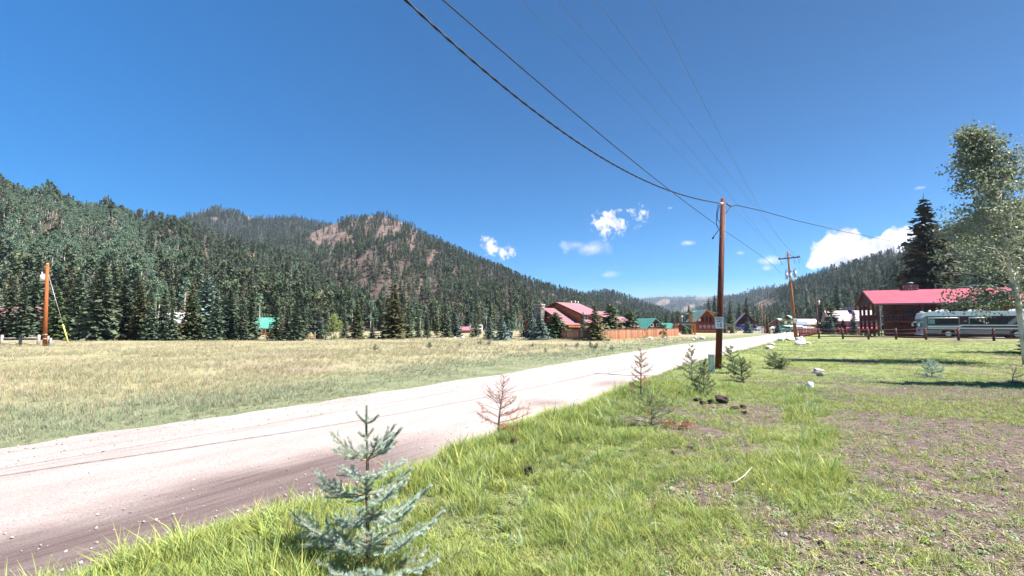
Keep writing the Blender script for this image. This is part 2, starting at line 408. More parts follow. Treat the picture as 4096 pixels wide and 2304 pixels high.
az = np.concatenate([np.linspace(-math.pi, math.radians(-62), 60)[:-1], np.linspace(math.radians(-62), math.radians(62), 520), np.linspace(math.radians(62), math.pi, 60)[1:]])
rad = np.concatenate([[.3, .8, 1.3, 1.8], np.geomspace(2.2, 110, 250), np.geomspace(118, 9000, 40)])
A, R = np.meshgrid(az, rad, indexing='ij')
X = R * np.sin(A); Y = R * np.cos(A); Z = hz(X, Y)
Z = np.where(R > 400, -1.0, Z)
na, nr = A.shape
idx = np.arange(na * nr).reshape(na, nr)
q = np.stack([idx[:-1, :-1], idx[:-1, 1:], idx[1:, 1:], idx[1:, :-1]], -1).reshape(-1, 4)
ground_me = mesh_np('ground', np.stack([X, Y, Z], -1).reshape(-1, 3), [q[:, ::-1]], smooth=True)

def soil_mask(x, y):                          # bare, trodden earth among the grass on the camera's side
    dn = dnear(x, y)
    n = vnoise(x, y, .8, 31, 4); n2 = vnoise(x, y, 3.2, 33, 2)
    lim = np.interp(y, [3, 5.5, 9, 14], [4.7, 4.3, 2.9, 3.2])
    side = ss(0, 1.6, dn - lim) * (1 - ss(11, 17, y))
    strip = np.exp(-((x - .62 * y + .1) / .55) ** 2) * ss(3.5, 6, y)       # the greener line between the two trodden tracks
    lush = 1 - ss(-1.6, .5, dn - lim)
    return np.clip(ss(.36, .60, n * .6 + n2 * .4 + .19 * side - .3 * strip * (y < 14) - .15 * lush - .12 * ss(8, 16, y)), 0, 1) * ss(.5, 1.2, dn)
dn = dnear(X, Y); df = dfar(X, Y)
camside = (dn > 0)
soil = soil_mask(X, Y)
lawn = np.where(camside, ss(9, 24, Y), 0)
green = np.where(~camside, 1 - ss(2.0, 8.5, df + 4.0 * (vnoise(X, Y, 5, 40, 3) - .5)), 0)
for nm, arr in (('soil', soil), ('camside', camside.astype(float)), ('lawn', lawn), ('green', green)):
    at = ground_me.attributes.new(nm, 'FLOAT', 'POINT'); at.data.foreach_set('value', arr.ravel().astype(np.float32))

def node_mat(name):
    m = bpy.data.materials.new(name); m.use_nodes = True; nt = m.node_tree
    b = nt.nodes['Principled BSDF']; b.inputs['Roughness'].default_value = .95; b.inputs['Specular IOR Level'].default_value = .1
    return m, nt.nodes, nt.links, b
class NG:
    def __init__(s, N, L): s.N = N; s.L = L; s.tc = N.new('ShaderNodeTexCoord'); s.obj = s.tc.outputs['Object']
    def noise(s, scale, detail=5, rough=.6, vec=None, stretch=None):
        n = s.N.new('ShaderNodeTexNoise'); n.inputs['Scale'].default_value = scale; n.inputs['Detail'].default_value = detail; n.inputs['Roughness'].default_value = rough
        v = vec or s.obj
        if stretch:
            mp = s.N.new('ShaderNodeMapping'); mp.inputs['Rotation'].default_value = (0, 0, stretch[0]); s.L.new(v, mp.inputs[0])
            m2 = s.N.new('ShaderNodeMapping'); m2.inputs['Scale'].default_value = stretch[1]; s.L.new(mp.outputs[0], m2.inputs[0]); v = m2.outputs[0]
        s.L.new(v, n.inputs['Vector']); return n.outputs[0]
    def ramp(s, x, stops):
        r = s.N.new('ShaderNodeValToRGB'); e = r.color_ramp.elements
        while len(e) < len(stops): e.new(.5)
        for i, (p, c) in enumerate(stops): e[i].position = p; e[i].color = (*c, 1) if len(c) == 3 else c
        s.L.new(x, r.inputs[0]); return r.outputs[0]
    def mix(s, f, a, b, mode='MIX'):
        m = s.N.new('ShaderNodeMixRGB'); m.blend_type = mode
        for i, v in enumerate((f, a, b)):
            if isinstance(v, (int, float)): m.inputs[i].default_value = v
            elif isinstance(v, tuple): m.inputs[i].default_value = (*v, 1)
            else: s.L.new(v, m.inputs[i])
        return m.outputs[0]
    def attr(s, nm):
        a = s.N.new('ShaderNodeAttribute'); a.attribute_name = nm; return a.outputs['Fac']
    def math(s, op, a, b=0.0, c=0.0):
        n = s.N.new('ShaderNodeMath'); n.operation = op
        for i, v in enumerate((a, b, c)):
            if isinstance(v, (int, float)): n.inputs[i].default_value = v
            else: s.L.new(v, n.inputs[i])
        return n.outputs[0]
    def bump(s, h, strength, dist, b):
        n = s.N.new('ShaderNodeBump'); n.inputs['Strength'].default_value = strength; n.inputs['Distance'].default_value = dist
        s.L.new(h, n.inputs['Height']); s.L.new(n.outputs[0], b.inputs['Normal'])

m, N, L, b = node_mat('ground_soil_and_turf'); g = NG(N, L)
meadow = g.ramp(g.noise(.35, 6), [(.3, (.24, .21, .12)), (.45, (.31, .275, .165)), (.58, (.22, .21, .115)), (.72, (.32, .28, .19))])
meadow = g.mix(g.ramp(g.noise(.11, 5), [(.52, (0, 0, 0)), (.66, (1, 1, 1))]), meadow, (.30, .22, .185))
meadow = g.mix(g.attr('green'), meadow, g.ramp(g.noise(.9, 6), [(.35, (.13, .155, .085)), (.65, (.21, .215, .13))]))
turf = g.ramp(g.noise(1.3, 6), [(.35, (.10, .125, .045)), (.65, (.18, .19, .08))])
lawnc = g.ramp(g.noise(.8, 7), [(.3, (.15, .195, .06)), (.55, (.21, .235, .09)), (.75, (.27, .24, .13))])
dirt = g.ramp(g.noise(9, 8, .7), [(.3, (.07, .05, .046)), (.5, (.125, .09, .084)), (.7, (.20, .155, .14))])
near = g.mix(g.attr('lawn'), turf, lawnc)
near = g.mix(g.attr('soil'), near, dirt)
allc = g.mix(g.attr('camside'), meadow, near)
speck = g.ramp(g.noise(60, 2, .5), [(.36, (.75, .75, .75)), (.62, (1.2, 1.2, 1.2))])
allc = g.mix(1.0, allc, speck, 'MULTIPLY')
L.new(allc, b.inputs['Base Color'])
g.bump(g.noise(14, 8, .7), .7, .06, b)
ground_me.materials.append(m)
tag(obj('ground', ground_me), kind='structure')

# gravel road: its own sheet, slightly crowned, ragged verges
yy = np.concatenate([np.linspace(-20, 2, 40)[:-1], np.geomspace(2, 390, 420)])
tt = np.linspace(0, 1, 33)
xf = xfar(yy) + (vnoise(yy, yy * 0, .7, 51, 3) - .5) * .55; xn = xnear(yy) + (vnoise(yy, yy * 0 + 9, .6, 52, 3) - .5) * .4
xf -= .12; xn += .16
RX = xf[:, None] * (1 - tt) + xn[:, None] * tt; RY = np.repeat(yy[:, None], len(tt), 1) 
dr = np.array([.56, .83])
rut = -.022 * (np.exp(-((tt - .26) / .07) ** 2) + np.exp(-((tt - .47) / .06) ** 2) + np.exp(-((tt - .78) / .07) ** 2))
RZ = .035 * np.sin(np.pi * tt)[None, :] + rut[None, :] + .004 + .012 * (vnoise(RX, RY, .5, 55, 3) - .5)
ia = np.arange(RX.size).reshape(RX.shape)
q = np.stack([ia[:-1, :-1], ia[:-1, 1:], ia[1:, 1:], ia[1:, :-1]], -1).reshape(-1, 4)
road_me = mesh_np('gravel_road', np.stack([RX, RY, RZ], -1).reshape(-1, 3), [q], smooth=True)
along = (RX * dr[0] + RY * dr[1])
T2 = np.repeat(tt[None, :], len(yy), 0)
damp = np.clip(ss(.64, .82, T2 + .26 * (vnoise(along, T2 * 6, 1.6, 61, 4) - .5)) * (1 - ss(4.6, 7.6, along)) +
               .75 * np.exp(-((T2 - .84) / .09) ** 2 - ((along - 11.0) / .55) ** 2) + .6 * ss(.72, .82, T2) * np.exp(-((along - 15.9) / 1.0) ** 2), 0, 1)
for nm, arr in (('damp', damp), ('across', T2)):
    at = road_me.attributes.new(nm, 'FLOAT', 'POINT'); at.data.foreach_set('value', arr.ravel().astype(np.float32))
m, N, L, b = node_mat('road_gravel'); g = NG(N, L)
ang = -math.atan2(dr[1], dr[0])
c = g.ramp(g.noise(1.2, 8, .65, stretch=(ang, (.35, 1.1, 1))), [(.3, (.335, .275, .252)), (.5, (.385, .322, .30)), (.72, (.43, .37, .352))])
peb = g.ramp(g.noise(45, 3, .6), [(.34, (.66, .62, .62)), (.46, (1, 1, 1)), (.7, (1.06, 1.06, 1.06))])
c = g.mix(1.0, c, peb, 'MULTIPLY')
streak = g.noise(2.2, 7, .7, stretch=(ang, (.18, 3.0, 1)))
dm = g.math('MULTIPLY', g.attr('damp'), g.ramp(streak, [(.40, (1, 1, 1)), (.75, (.55, .55, .55))]))
c = g.mix(dm, c, (.135, .097, .092))
L.new(c, b.inputs['Base Color'])
g.bump(g.noise(26, 8, .75), .8, .04, b)
road_me.materials.append(m)
tag(obj('gravel_road', road_me), kind='structure')

# ------------------------------------------------------------------ hills
def hill_mat(name, stops, scale, rockstops=None):
    m, N, L, b = node_mat(name); g = NG(N, L)
    c = g.ramp(g.noise(scale, 8, .65), stops)
    if rockstops: c = g.mix(g.attr('bare'), c, g.ramp(g.noise(scale * 3, 9, .7), rockstops))
    L.new(c, b.inputs['Base Color']); g.bump(g.noise(scale * 4, 8, .7), 1.0, .35 / scale, b)
    return m
HM = {}
HM['near'] = hill_mat('forest_floor', [(.3, (.10, .095, .05)), (.5, (.20, .155, .115)), (.7, (.15, .13, .085))], .05, [(.3, (.20, .135, .115)), (.5, (.30, .21, .185)), (.7, (.38, .29, .26))])
HM['peak'] = hill_mat('scree_slope', [(.3, (.10, .095, .065)), (.5, (.20, .145, .12)), (.7, (.14, .12, .085))], .02, [(.3, (.17, .115, .095)), (.5, (.28, .20, .165)), (.7, (.36, .28, .235))])
HM['far'] = hill_mat('far_slope', [(.3, (.055, .07, .045)), (.55, (.08, .085, .055)), (.7, (.11, .10, .07))], .01, [(.3, (.20, .16, .105)), (.6, (.27, .215, .15))])
HM['dry'] = hill_mat('dry_slope', [(.3, (.14, .125, .065)), (.5, (.21, .17, .11)), (.7, (.17, .15, .09))], .03, [(.3, (.22, .18, .11)), (.5, (.30, .24, .165)), (.7, (.24, .19, .16))])

class Hill:
    def __init__(s, name, prof, base, ridge, tree_h, mname, bare=None, rough=1.0, seed=0, shape=.9, nj=110, crag=0.0):
        """prof: skyline (px, py) of the tree tops; base / ridge: horizontal ranges (scalars or (px, range) tables)"""
        px = np.linspace(prof[0][0], prof[-1][0], 320)
        py = np.interp(px, [p[0] for p in prof], [p[1] for p in prof])
        rb = np.interp(px, [p[0] for p in base], [p[1] for p in base]) if hasattr(base, '__len__') else np.full(len(px), float(base))
        rr = np.interp(px, [p[0] for p in ridge], [p[1] for p in ridge]) if hasattr(ridge, '__len__') else np.full(len(px), float(ridge))
        dx, dy, zr = [], [], []
        for a, b_, r in zip(px, py, rr):
            d = ray(a, b_); h = math.hypot(d.x, d.y); dx.append(d.x / h); dy.append(d.y / h)
            zr.append(max(CAMZ + d.z / h * r - tree_h, 1.0))
        dx = np.array(dx)[:, None]; dy = np.array(dy)[:, None]; zr = np.array(zr)[:, None]
        sv = np.concatenate([np.linspace(0, 1, nj), np.linspace(1, 1.9, 14)[1:]])[None, :]
        Rg = rb[:, None] + (rr - rb)[:, None] * sv
        Xg = dx * Rg; Yg = dy * Rg
        up = np.where(sv <= 1, np.clip(sv, 0, 1) ** shape, 1 - 1.3 * np.clip(sv - 1, 0, None))
        amp = (rr - rb)[:, None] * .10 * rough
        sc = float(np.mean(rr - rb)) * .35
        nz = (vnoise(Xg, Yg, sc, seed, 5) - .5)
        Zg = zr * up + amp * nz * np.sin(np.pi * np.clip(sv, 0, 1)) * .9 + amp * .10 * (vnoise(Xg, Yg, sc * .12, seed + 9, 3) - .5) * np.clip(sv * 4, 0, 1)
        # gullies running down the slope
        Zg += -amp * .25 * np.abs(np.sin(dx / np.maximum(dy, .05) * 26 + 4 * nz)) * np.sin(np.pi * np.clip(sv, 0, 1))
        s.bare = bare
        bz = s.bare_at(np.stack([Xg, Yg, Zg], -1).reshape(-1, 3)).reshape(Zg.shape)
        Zg += bz * crag * np.sin(np.pi * np.clip(sv, 0, 1)) * ((vnoise(Xg, Yg, 22, seed + 5, 3) - .5) * 16 - np.abs(vnoise(Xg, Yg, 9, seed + 6, 2) - .5) * 9)
        Zg = np.where(sv == 0, -1.5, Zg)
        s.X, s.Y, s.Z, s.s = Xg, Yg, Zg, np.repeat(sv, len(px), 0)
        ia = np.arange(Xg.size).reshape(Xg.shape)
        q = np.stack([ia[:-1, :-1], ia[:-1, 1:], ia[1:, 1:], ia[1:, :-1]], -1).reshape(-1, 4)
        V = np.stack([Xg, Yg, Zg], -1).reshape(-1, 3)
        me = mesh_np(name, V, [q[:, ::-1]], [HM[mname]], smooth=True)
        at = me.attributes.new('bare', 'FLOAT', 'POINT'); at.data.foreach_set('value', s.bare_at(V).astype(np.float32))
        s.o = tag(obj(name, me), kind='structure')
    def bare_at(s, V):
        if s.bare is None: return np.zeros(len(V))
        x, y = pxy(V); r = np.zeros(len(V))
        nn = vnoise(x, y, 9, 77, 3) - .5
        for (cx, cy, rx, ry, rot, *wt) in s.bare:
            a = math.radians(rot); u = ((x - cx) * math.cos(a) + (y - cy) * math.sin(a)) / rx; v = (-(x - cx) * math.sin(a) + (y - cy) * math.cos(a)) / ry
            r = np.maximum(r, (wt[0] if wt else 1.0) * (1 - ss(.65, 1.1, np.sqrt(u * u + v * v) + .9 * nn)))
        return r
    def sample(s, n, s0=0.0, s1=1.0, seed=1):
        r = np.random.default_rng(seed)
        ni, nj = s.X.shape
        jmax = np.searchsorted(s.s[0], s1)
        j0 = np.searchsorted(s.s[0], s0)
        i = r.random(n * 3) * (ni - 1.001); j = j0 + r.random(n * 3) * (jmax - j0 - .001)
        i0 = i.astype(int); jj = j.astype(int); fi = i - i0; fj = j - jj
        def lerp(Aa): return (Aa[i0, jj] * (1 - fi) + Aa[i0 + 1, jj] * fi) * (1 - fj) + (Aa[i0, jj + 1] * (1 - fi) + Aa[i0 + 1, jj + 1] * fi) * fj
        x, y, z, sv = lerp(s.X), lerp(s.Y), lerp(s.Z), lerp(s.s)
        w = np.hypot(x, y); keep = r.random(len(x)) < w / w.max()
        V = np.stack([x, y, z], -1)[keep][:n]
        return V, sv[keep][:n]

def PX(l): return [(x / 2.5156, y / 2.5156) for x, y in l]
hill_left = Hill('forest_hillside', PX([(-900, 300), (-400, 380), (0, 455), (100, 478), (200, 503), (300, 520), (400, 540), (470, 556), (560, 585), (640, 605), (720, 628), (800, 660), (900, 700), (1000, 735), (1100, 765), (1200, 790), (1300, 805)]),
                 [(-400, 125), (100, 118), (330, 125), (520, 150)], [(-400, 540), (0, 540), (190, 520), (320, 420), (520, 300)], 8, 'near', seed=3,
                 bare=[(252, 262, 3, 12, 5), (205, 255, 2.5, 8, 0), (468, 322, 7, 12, 10), (163, 305, 5, 8, 20), (450, 300, 4, 6, 0), (270, 312, 3, 8, 0)])
hill_peak = Hill('rocky_peak', PX([(420, 640), (560, 620), (690, 596), (760, 582), (800, 560), (850, 543), (900, 530), (940, 524), (985, 532), (1020, 545), (1060, 570), (1100, 590), (1150, 613), (1200, 637), (1300, 680), (1350, 697), (1400, 713), (1450, 725), (1500, 740), (1560, 760), (1620, 785), (1680, 806)]),
                 [(160, 330), (330, 290), (520, 170), (620, 260), (670, 320)], [(160, 700), (380, 700), (500, 560), (600, 620), (670, 700)], 10, 'peak', seed=12, rough=.8, crag=1.0,
                 bare=[(330, 236, 23, 15, 14), (318, 240, 13, 8, 0), (346, 242, 12, 7, 20), (355, 224, 4, 12, 25, .8), (370, 222, 5, 14, 20, .75), (384, 232, 6, 18, 18, .72), (398, 228, 6, 14, 20, .75), (412, 240, 5, 12, 20, .75), (372, 255, 7, 9, 20, .7), (392, 252, 8, 8, 10, .65), (430, 262, 3, 9, 20), (455, 275, 3, 8, 15), (478, 288, 3, 9, 15), (420, 285, 3, 7, 10), (500, 292, 3, 7, 10)])
hill_summit = Hill('far_summit', PX([(300, 600), (400, 566), (440, 548), (480, 530), (520, 516), (550, 512), (590, 522), (640, 538), (700, 539), (740, 536), (780, 546), (830, 552), (900, 575), (1000, 600)]),
                   700, 1250, 11, 'far', seed=23, rough=.6, bare=[(198, 213, 8, 4, -25), (205, 210, 5, 3, -30), (226, 211, 9, 2.5, 5), (250, 218, 6, 2, 8), (262, 217, 4, 2, 0), (215, 219, 4, 3, 0)])
hill_mid = Hill('valley_ridge', PX([(1330, 770), (1420, 742), (1480, 733), (1530, 729), (1570, 738), (1610, 752), (1660, 772), (1700, 790), (1760, 806), (1800, 812)]),
                500, [(520, 1000), (720, 900)], 11, 'far', seed=33, rough=.6, bare=[(597, 301, 4, 2, 10), (617, 304, 5, 3, 20)])
hill_far = Hill('distant_mountain', PX([(1380, 790), (1500, 765), (1560, 757), (1600, 750), (1660, 743), (1720, 744), (1790, 740), (1850, 738), (1900, 736), (2000, 740), (2100, 745), (2300, 750)]),
                1800, 3600, 12, 'far', seed=41, rough=.7,
                bare=[(662, 303, 9, 3.5, -8), (702, 298, 12, 2.4, -6), (687, 309, 10, 3.2, -22), (672, 314, 7, 3, -10), (704, 305, 6, 2.5, -25), (650, 306, 5, 2.5, 0)])
hill_back = Hill('blue_ridge', PX([(1750, 770), (1800, 752), (1850, 738), (1900, 720), (1930, 716), (1970, 712), (2030, 712), (2100, 720), (2300, 740)]),
                 900, 1700, 11, 'far', seed=47, rough=.6)
hill_right = Hill('right_hillside', PX([(1760, 808), (1820, 780), (1880, 760), (1920, 738), (1960, 715), (2000, 697), (2060, 675), (2100, 660), (2160, 645), (2220, 625), (2270, 610), (2320, 585), (2380, 560), (2450, 530), (2600, 480), (2800, 420), (3400, 330)]),
                  [(700, 380), (780, 290), (870, 200), (960, 170), (1400, 150)], [(700, 900), (800, 720), (900, 560), (1000, 500), (1400, 460)], 9, 'dry', seed=58, rough=.7,
                  bare=[(766, 304, 13, 6, -12), (874, 246, 28, 9, -24), (842, 263, 18, 6, -24), (905, 252, 14, 4, -20), (806, 312, 8, 5, -30), (822, 305, 9, 3, -35), (885, 278, 8, 2.5, -30), (896, 262, 10, 3, -28)])
# ------------------------------------------------------------------ trees
def spruce_arrays(seed, H=10.0, R=2.3, lev=22, nb=9, spr=6, droop=.28, size=.42, bottom=.04, gap=.15, power=.85, wood=True):
    r = np.random.default_rng(seed)
    V = []; T = []; W = []; WF = []
    k = 0
    for l in range(lev):
        t = bottom + (1 - bottom) * (l / lev) ** 1.02
        h0 = t * H
        rad = R * (1 - t) ** power * (.82 + .36 * r.random())
        n = max(4, int(nb * (1 - .45 * t)))
        a0 = r.random() * 6.28
        for j in range(n):
            if r.random() < gap * (1 - t): continue
            a = a0 + j * 6.283 / n + r.normal() * .22
            L_ = rad * (.7 + .45 * r.random()) + .08
            hb = h0 + r.normal() * H / lev * .35
            ca, sa = math.cos(a), math.sin(a)
            ns = max(3, int(spr * (.45 + .55 * L_ / R)))
            for q in range(ns):
                f = (q + .45 + .4 * r.random()) / ns
                d = L_ * f
                z = hb - droop * d + .10 * d * f * f + (.25 * (1 - f)) * .3
                lat = (r.random() - .5) * L_ * .55 * (1 - .5 * f)
                cx, cy = ca * d - sa * lat, sa * d + ca * lat
                ln = size * (.75 + .6 * r.random()) * (.55 + .6 * (1 - t)); wd = ln * (.40 + .2 * r.random())
                da = a + r.normal() * .5
                dz = -.25 + r.normal() * .28 + .35 * t
                ox, oy = math.cos(da), math.sin(da)
                px_, py_ = -oy, ox
                rz = r.normal() * .45
                p = np.array([cx, cy, z])
                o = np.array([ox, oy, dz]); s_ = np.array([px_, py_, rz])
                V += [p - o * ln * .45, p + s_ * wd, p + o * ln * .75, p - s_ * wd + np.array([0, 0, -.12 * ln])]
                T.append((k, k + 1, k + 2, k + 3)); k += 4
    # leader
    for q in range(6):
        a = q * 1.05; zz = H * (.96 + .015 * q)
        V += [(0, 0, zz - .25), (math.cos(a) * .10, math.sin(a) * .10, zz - .05), (0, 0, zz + .12), (-math.sin(a) * .03, math.cos(a) * .03, zz)]
        T.append((k, k + 1, k + 2, k + 3)); k += 4
    mb = MB(); mb.cyl((0, 0, -.3), (0, 0, H * .97), H * .014 + .03, .012, 6)
    return np.array(V), np.array(T), mb
def leafy_arrays(seed, H=9.0, R=1.9, n=700, leaf=.34, bare=.35, trunk_r=.09, clumps=16):
    r = np.random.default_rng(seed)
    cl = []
    for _ in range(clumps):
        t = bare + (1 - bare) * r.random() ** .8
        rr = R * math.sin(min(1, (1 - t) / (1 - bare) * 1.15 + .12) * math.pi * .5) * (.2 + .8 * r.random())
        a = r.random() * 6.283
        cl.append((rr * math.cos(a), rr * math.sin(a), t * H, .35 * R * (.7 + .6 * r.random())))
    V = []; T = []
    for i in range(n):
        c = cl[r.integers(len(cl))]
        v = r.normal(size=3); v /= np.linalg.norm(v); p = np.array(c[:3]) + v * c[3] * r.random() ** .45
        o = r.normal(size=3); o /= np.linalg.norm(o); s_ = np.cross(o, r.normal(size=3)); s_ /= np.linalg.norm(s_)
        l = leaf * (.6 + .7 * r.random())
        V += [p - o * l * .5, p + s_ * l * .38, p + o * l * .5, p - s_ * l * .38]
        T.append((4 * i, 4 * i + 1, 4 * i + 2, 4 * i + 3))
    mb = MB(); lean = r.normal(size=2) * .04 * H
    top = Vector((lean[0], lean[1], H * .93))
    mb.tube([(0, 0, -.3), (lean[0] * .3, lean[1] * .3, H * .45), top], [trunk_r * 1.2, trunk_r * .8, trunk_r * .2], 6)
    for c in cl[:9]:
        zz = c[2] * .8; mb.tube([(lean[0] * .5, lean[1] * .5, zz), (c[0] * .6, c[1] * .6, c[2] - .1), c[:3]], [trunk_r * .4, trunk_r * .25, .012], 4)
    return np.array(V), np.array(T), mb
def dead_arrays(seed, H=10.0, R=1.5):
    r = np.random.default_rng(seed); mb = MB(); mb.cyl((0, 0, -.3), (0, 0, H), .11, .015, 5)
    V = []; T = []; k = 0
    for l in range(26):
        t = .15 + .83 * l / 26
        for j in range(6):
            a = r.random() * 6.283; L_ = R * (1 - t) ** .7 * (.5 + .7 * r.random()) + .15; z = t * H + r.normal() * .15
            o = np.array([math.cos(a), math.sin(a), -.15 + r.normal() * .25]); s_ = np.array([-math.sin(a), math.cos(a), r.normal() * .8]) * .035
            p = np.array([0, 0, z])
            V += [p, p + o * L_ * .5 + s_, p + o * L_, p + o * L_ * .5 - s_]; T.append((k, k + 1, k + 2, k + 3)); k += 4
            for q in range(3):
                pb = p + o * L_ * (.35 + .2 * q); o2 = o + r.normal(size=3) * .6; l2 = L_ * .4; s2 = r.normal(size=3) * .03
                V += [pb, pb + o2 * l2 * .5 + s2, pb + o2 * l2, pb + o2 * l2 * .5 - s2]; T.append((k, k + 1, k + 2, k + 3)); k += 4
    return np.array(V), np.array(T), mb
def joined(name, arr, leaf_m, wood_m):
    """crown and trunk in one mesh (forest trees too small to show parts)"""
    V, T, mb = arr
    mv = np.array(mb.v); nv = len(V)
    quads = [f for f in mb.f if len(f) == 4]; oth = [f for f in mb.f if len(f) != 4]
    F = [T, np.array(quads) + nv]; mi = [0] * len(T) + [1] * len(quads)
    return mesh_np(name, np.concatenate([V, mv]), F, [leaf_m, wood_m], mi)
def parted(name, arr, leaf_m, wood_m):
    """-> (crown mesh, trunk mesh)"""
    V, T, mb = arr
    cm = mesh_np(name + '_crown', V, [T], [leaf_m])
    tm = bpy.data.meshes.new(name + '_trunk'); tm.from_pydata(mb.v, [], mb.f); tm.materials.append(wood_m)
    tm.polygons.foreach_set('use_smooth', [True] * len(tm.polygons))
    return cm, tm

PROTO = bpy.data.collections.new('prototypes')       # not linked to the scene: only instanced
def proto(name, me):
    o = bpy.data.objects.new(name, me); return o
def scatter(name, protos, pts, scl, rot, idx, label, cat=None, kind='stuff'):
    """one object whose geometry nodes put prototype idx[i] at pts[i]"""
    c = bpy.data.collections.new(name + '_prototypes')
    for p in protos: c.objects.link(p)
    me = bpy.data.meshes.new(name); me.vertices.add(len(pts)); me.vertices.foreach_set('co', np.asarray(pts, np.float32).ravel())
    a = me.attributes.new('scl', 'FLOAT_VECTOR', 'POINT'); a.data.foreach_set('vector', np.asarray(scl, np.float32).ravel())
    a = me.attributes.new('rot', 'FLOAT_VECTOR', 'POINT'); a.data.foreach_set('vector', np.asarray(rot, np.float32).ravel())
    a = me.attributes.new('pick', 'INT', 'POINT'); a.data.foreach_set('value', np.asarray(idx, np.int32))
    o = obj(name, me)
    ng = bpy.data.node_groups.new(name + '_scatter', 'GeometryNodeTree')
    ng.interface.new_socket('Geometry', in_out='INPUT', socket_type='NodeSocketGeometry'); ng.interface.new_socket('Geometry', in_out='OUTPUT', socket_type='NodeSocketGeometry')
    n = ng.nodes; l = ng.links
    gi = n.new('NodeGroupInput'); go = n.new('NodeGroupOutput'); ip = n.new('GeometryNodeInstanceOnPoints'); ci = n.new('GeometryNodeCollectionInfo')
    ci.inputs['Collection'].default_value = c; ci.inputs['Separate Children'].default_value = True; ci.inputs['Reset Children'].default_value = True
    def na(nm, ty):
        x = n.new('GeometryNodeInputNamedAttribute'); x.data_type = ty; x.inputs[0].default_value = nm; return x.outputs[0]
    l.new(gi.outputs[0], ip.inputs['Points']); l.new(ci.outputs[0], ip.inputs['Instance']); ip.inputs['Pick Instance'].default_value = True
    l.new(na('pick', 'INT'), ip.inputs['Instance Index']); l.new(na('scl', 'FLOAT_VECTOR'), ip.inputs['Scale'])
    e = n.new('FunctionNodeEulerToRotation'); l.new(na('rot', 'FLOAT_VECTOR'), e.inputs[0]); l.new(e.outputs[0], ip.inputs['Rotation'])
    l.new(ip.outputs[0], go.inputs[0])
    md = o.modifiers.new('scatter', 'NODES'); md.node_group = ng
    tag(o, label, cat, None, kind)
    return o

# prototypes for the forest
FC = [joined('conifer', spruce_arrays(100 + i, 10, [1.45, 1.7, 2.0, 1.35, 1.8][i], 17, 7, 4, .22, .62, [.08, .12, .05, .2, .1][i], .25, [.75, .6, .85, .7, .55][i]), M['needle_forest'], M['bark']) for i in range(5)]
FP = [joined('pine', leafy_arrays(120 + i, 10, 1.9, 520, .55, [.16, .24][i], .12, 19), M['needle_forest'], M['bark']) for i in range(2)]
FA = [joined('aspen', leafy_arrays(140 + i, 9, [1.7, 2.1, 1.5][i], 560, .42, [.35, .42, .3][i], .10, 15), M['leaf_aspen'], M['bark_white']) for i in range(3)]
FD = [joined('dead_conifer', dead_arrays(160 + i), M['dead_twig'], M['dead_twig']) for i in range(2)]

forest = {'conifer': [], 'aspen': [], 'dead': []}     # rows: x y z height rot variant
def grow(hill, n, hgt, s0, s1, seed, aspen=.0, dead=.03, clear=.5, zones=(), thin=0.0, pine=.25):
    V, sv = hill.sample(n, s0, s1, seed)
    r = np.random.default_rng(seed + 500)
    bare = hill.bare_at(V)
    sc = float(np.hypot(V[:, 0], V[:, 1]).mean())
    nn = vnoise(V[:, 0], V[:, 1], sc * .06, seed, 3)
    keep = (r.random(len(V)) > bare * .93) & (nn + .6 * (r.random(len(V)) - .5) > clear - .22 + thin)
    V = V[keep]; x, y = pxy(V)
    # nothing out of sight to the sides is needed beyond a margin
    vis = (x > -160) & (x < 1180); V = V[vis]; x = x[vis]; y = y[vis]
    pa = np.full(len(V), aspen)
    for (cx, cy, rx, ry, val) in zones:
        pa = np.maximum(pa, val * (1 - ss(.6, 1.2, np.sqrt(((x - cx) / rx) ** 2 + ((y - cy) / ry) ** 2))))
    an = vnoise(V[:, 0], V[:, 1], sc * .09, seed + 60, 2)
    u = r.random(len(V))
    isA = u < pa * (.4 + 1.3 * an); isD = (~isA) & (r.random(len(V)) < dead * (.3 + 1.6 * vnoise(V[:, 0], V[:, 1], sc * .08, seed + 70, 2)))
    h = hgt * (.62 + .55 * r.random(len(V)))
    rot = r.random(len(V)) * 6.283
    for k, msk, nv, hf in (('conifer', ~(isA | isD), 0, 1.0), ('aspen', isA, 3, .8), ('dead', isD, 2, .9)):
        W = V[msk]
        if k == 'conifer': var = np.where(r.random(len(W)) < pine, 5 + r.integers(0, 2, len(W)), r.integers(0, 5, len(W)))
        else: var = r.integers(0, nv, len(W))
        forest[k].append(np.column_stack([W, h[msk] * hf, rot[msk], var, np.full(len(W), seed)]))
AZ = [(25, 222, 45, 30, .95), (70, 245, 90, 40, .85), (130, 265, 60, 35, .6), (40, 260, 60, 25, .9), (160, 275, 22, 16, .7), (225, 300, 25, 16, .5), (290, 270, 30, 14, .3)]
grow(hill_left, 13000, 9.6, .0, 1.02, 1, aspen=.09, dead=.07, zones=AZ, clear=.47, pine=.35)
grow(hill_peak, 15000, 8.6, .0, 1.0, 2, aspen=.04, dead=.09, clear=.50, zones=[(300, 258, 40, 10, .4), (420, 288, 60, 10, .25)], pine=.35)
grow(hill_summit, 9000, 12, .1, 1.0, 3, dead=.08, clear=.42)
grow(hill_mid, 3200, 13, .0, 1.0, 4, dead=.03, clear=.4)
grow(hill_far, 13000, 16, .0, 1.0, 5, dead=.0, clear=.42, pine=.1)
grow(hill_back, 3000, 13, .1, 1.0, 6, dead=.02, clear=.36)
grow(hill_right, 12000, 8.2, .0, 1.0, 7, aspen=.12, dead=.02, clear=.47, zones=[(790, 305, 40, 10, .5), (830, 300, 40, 12, .4)], pine=.3)
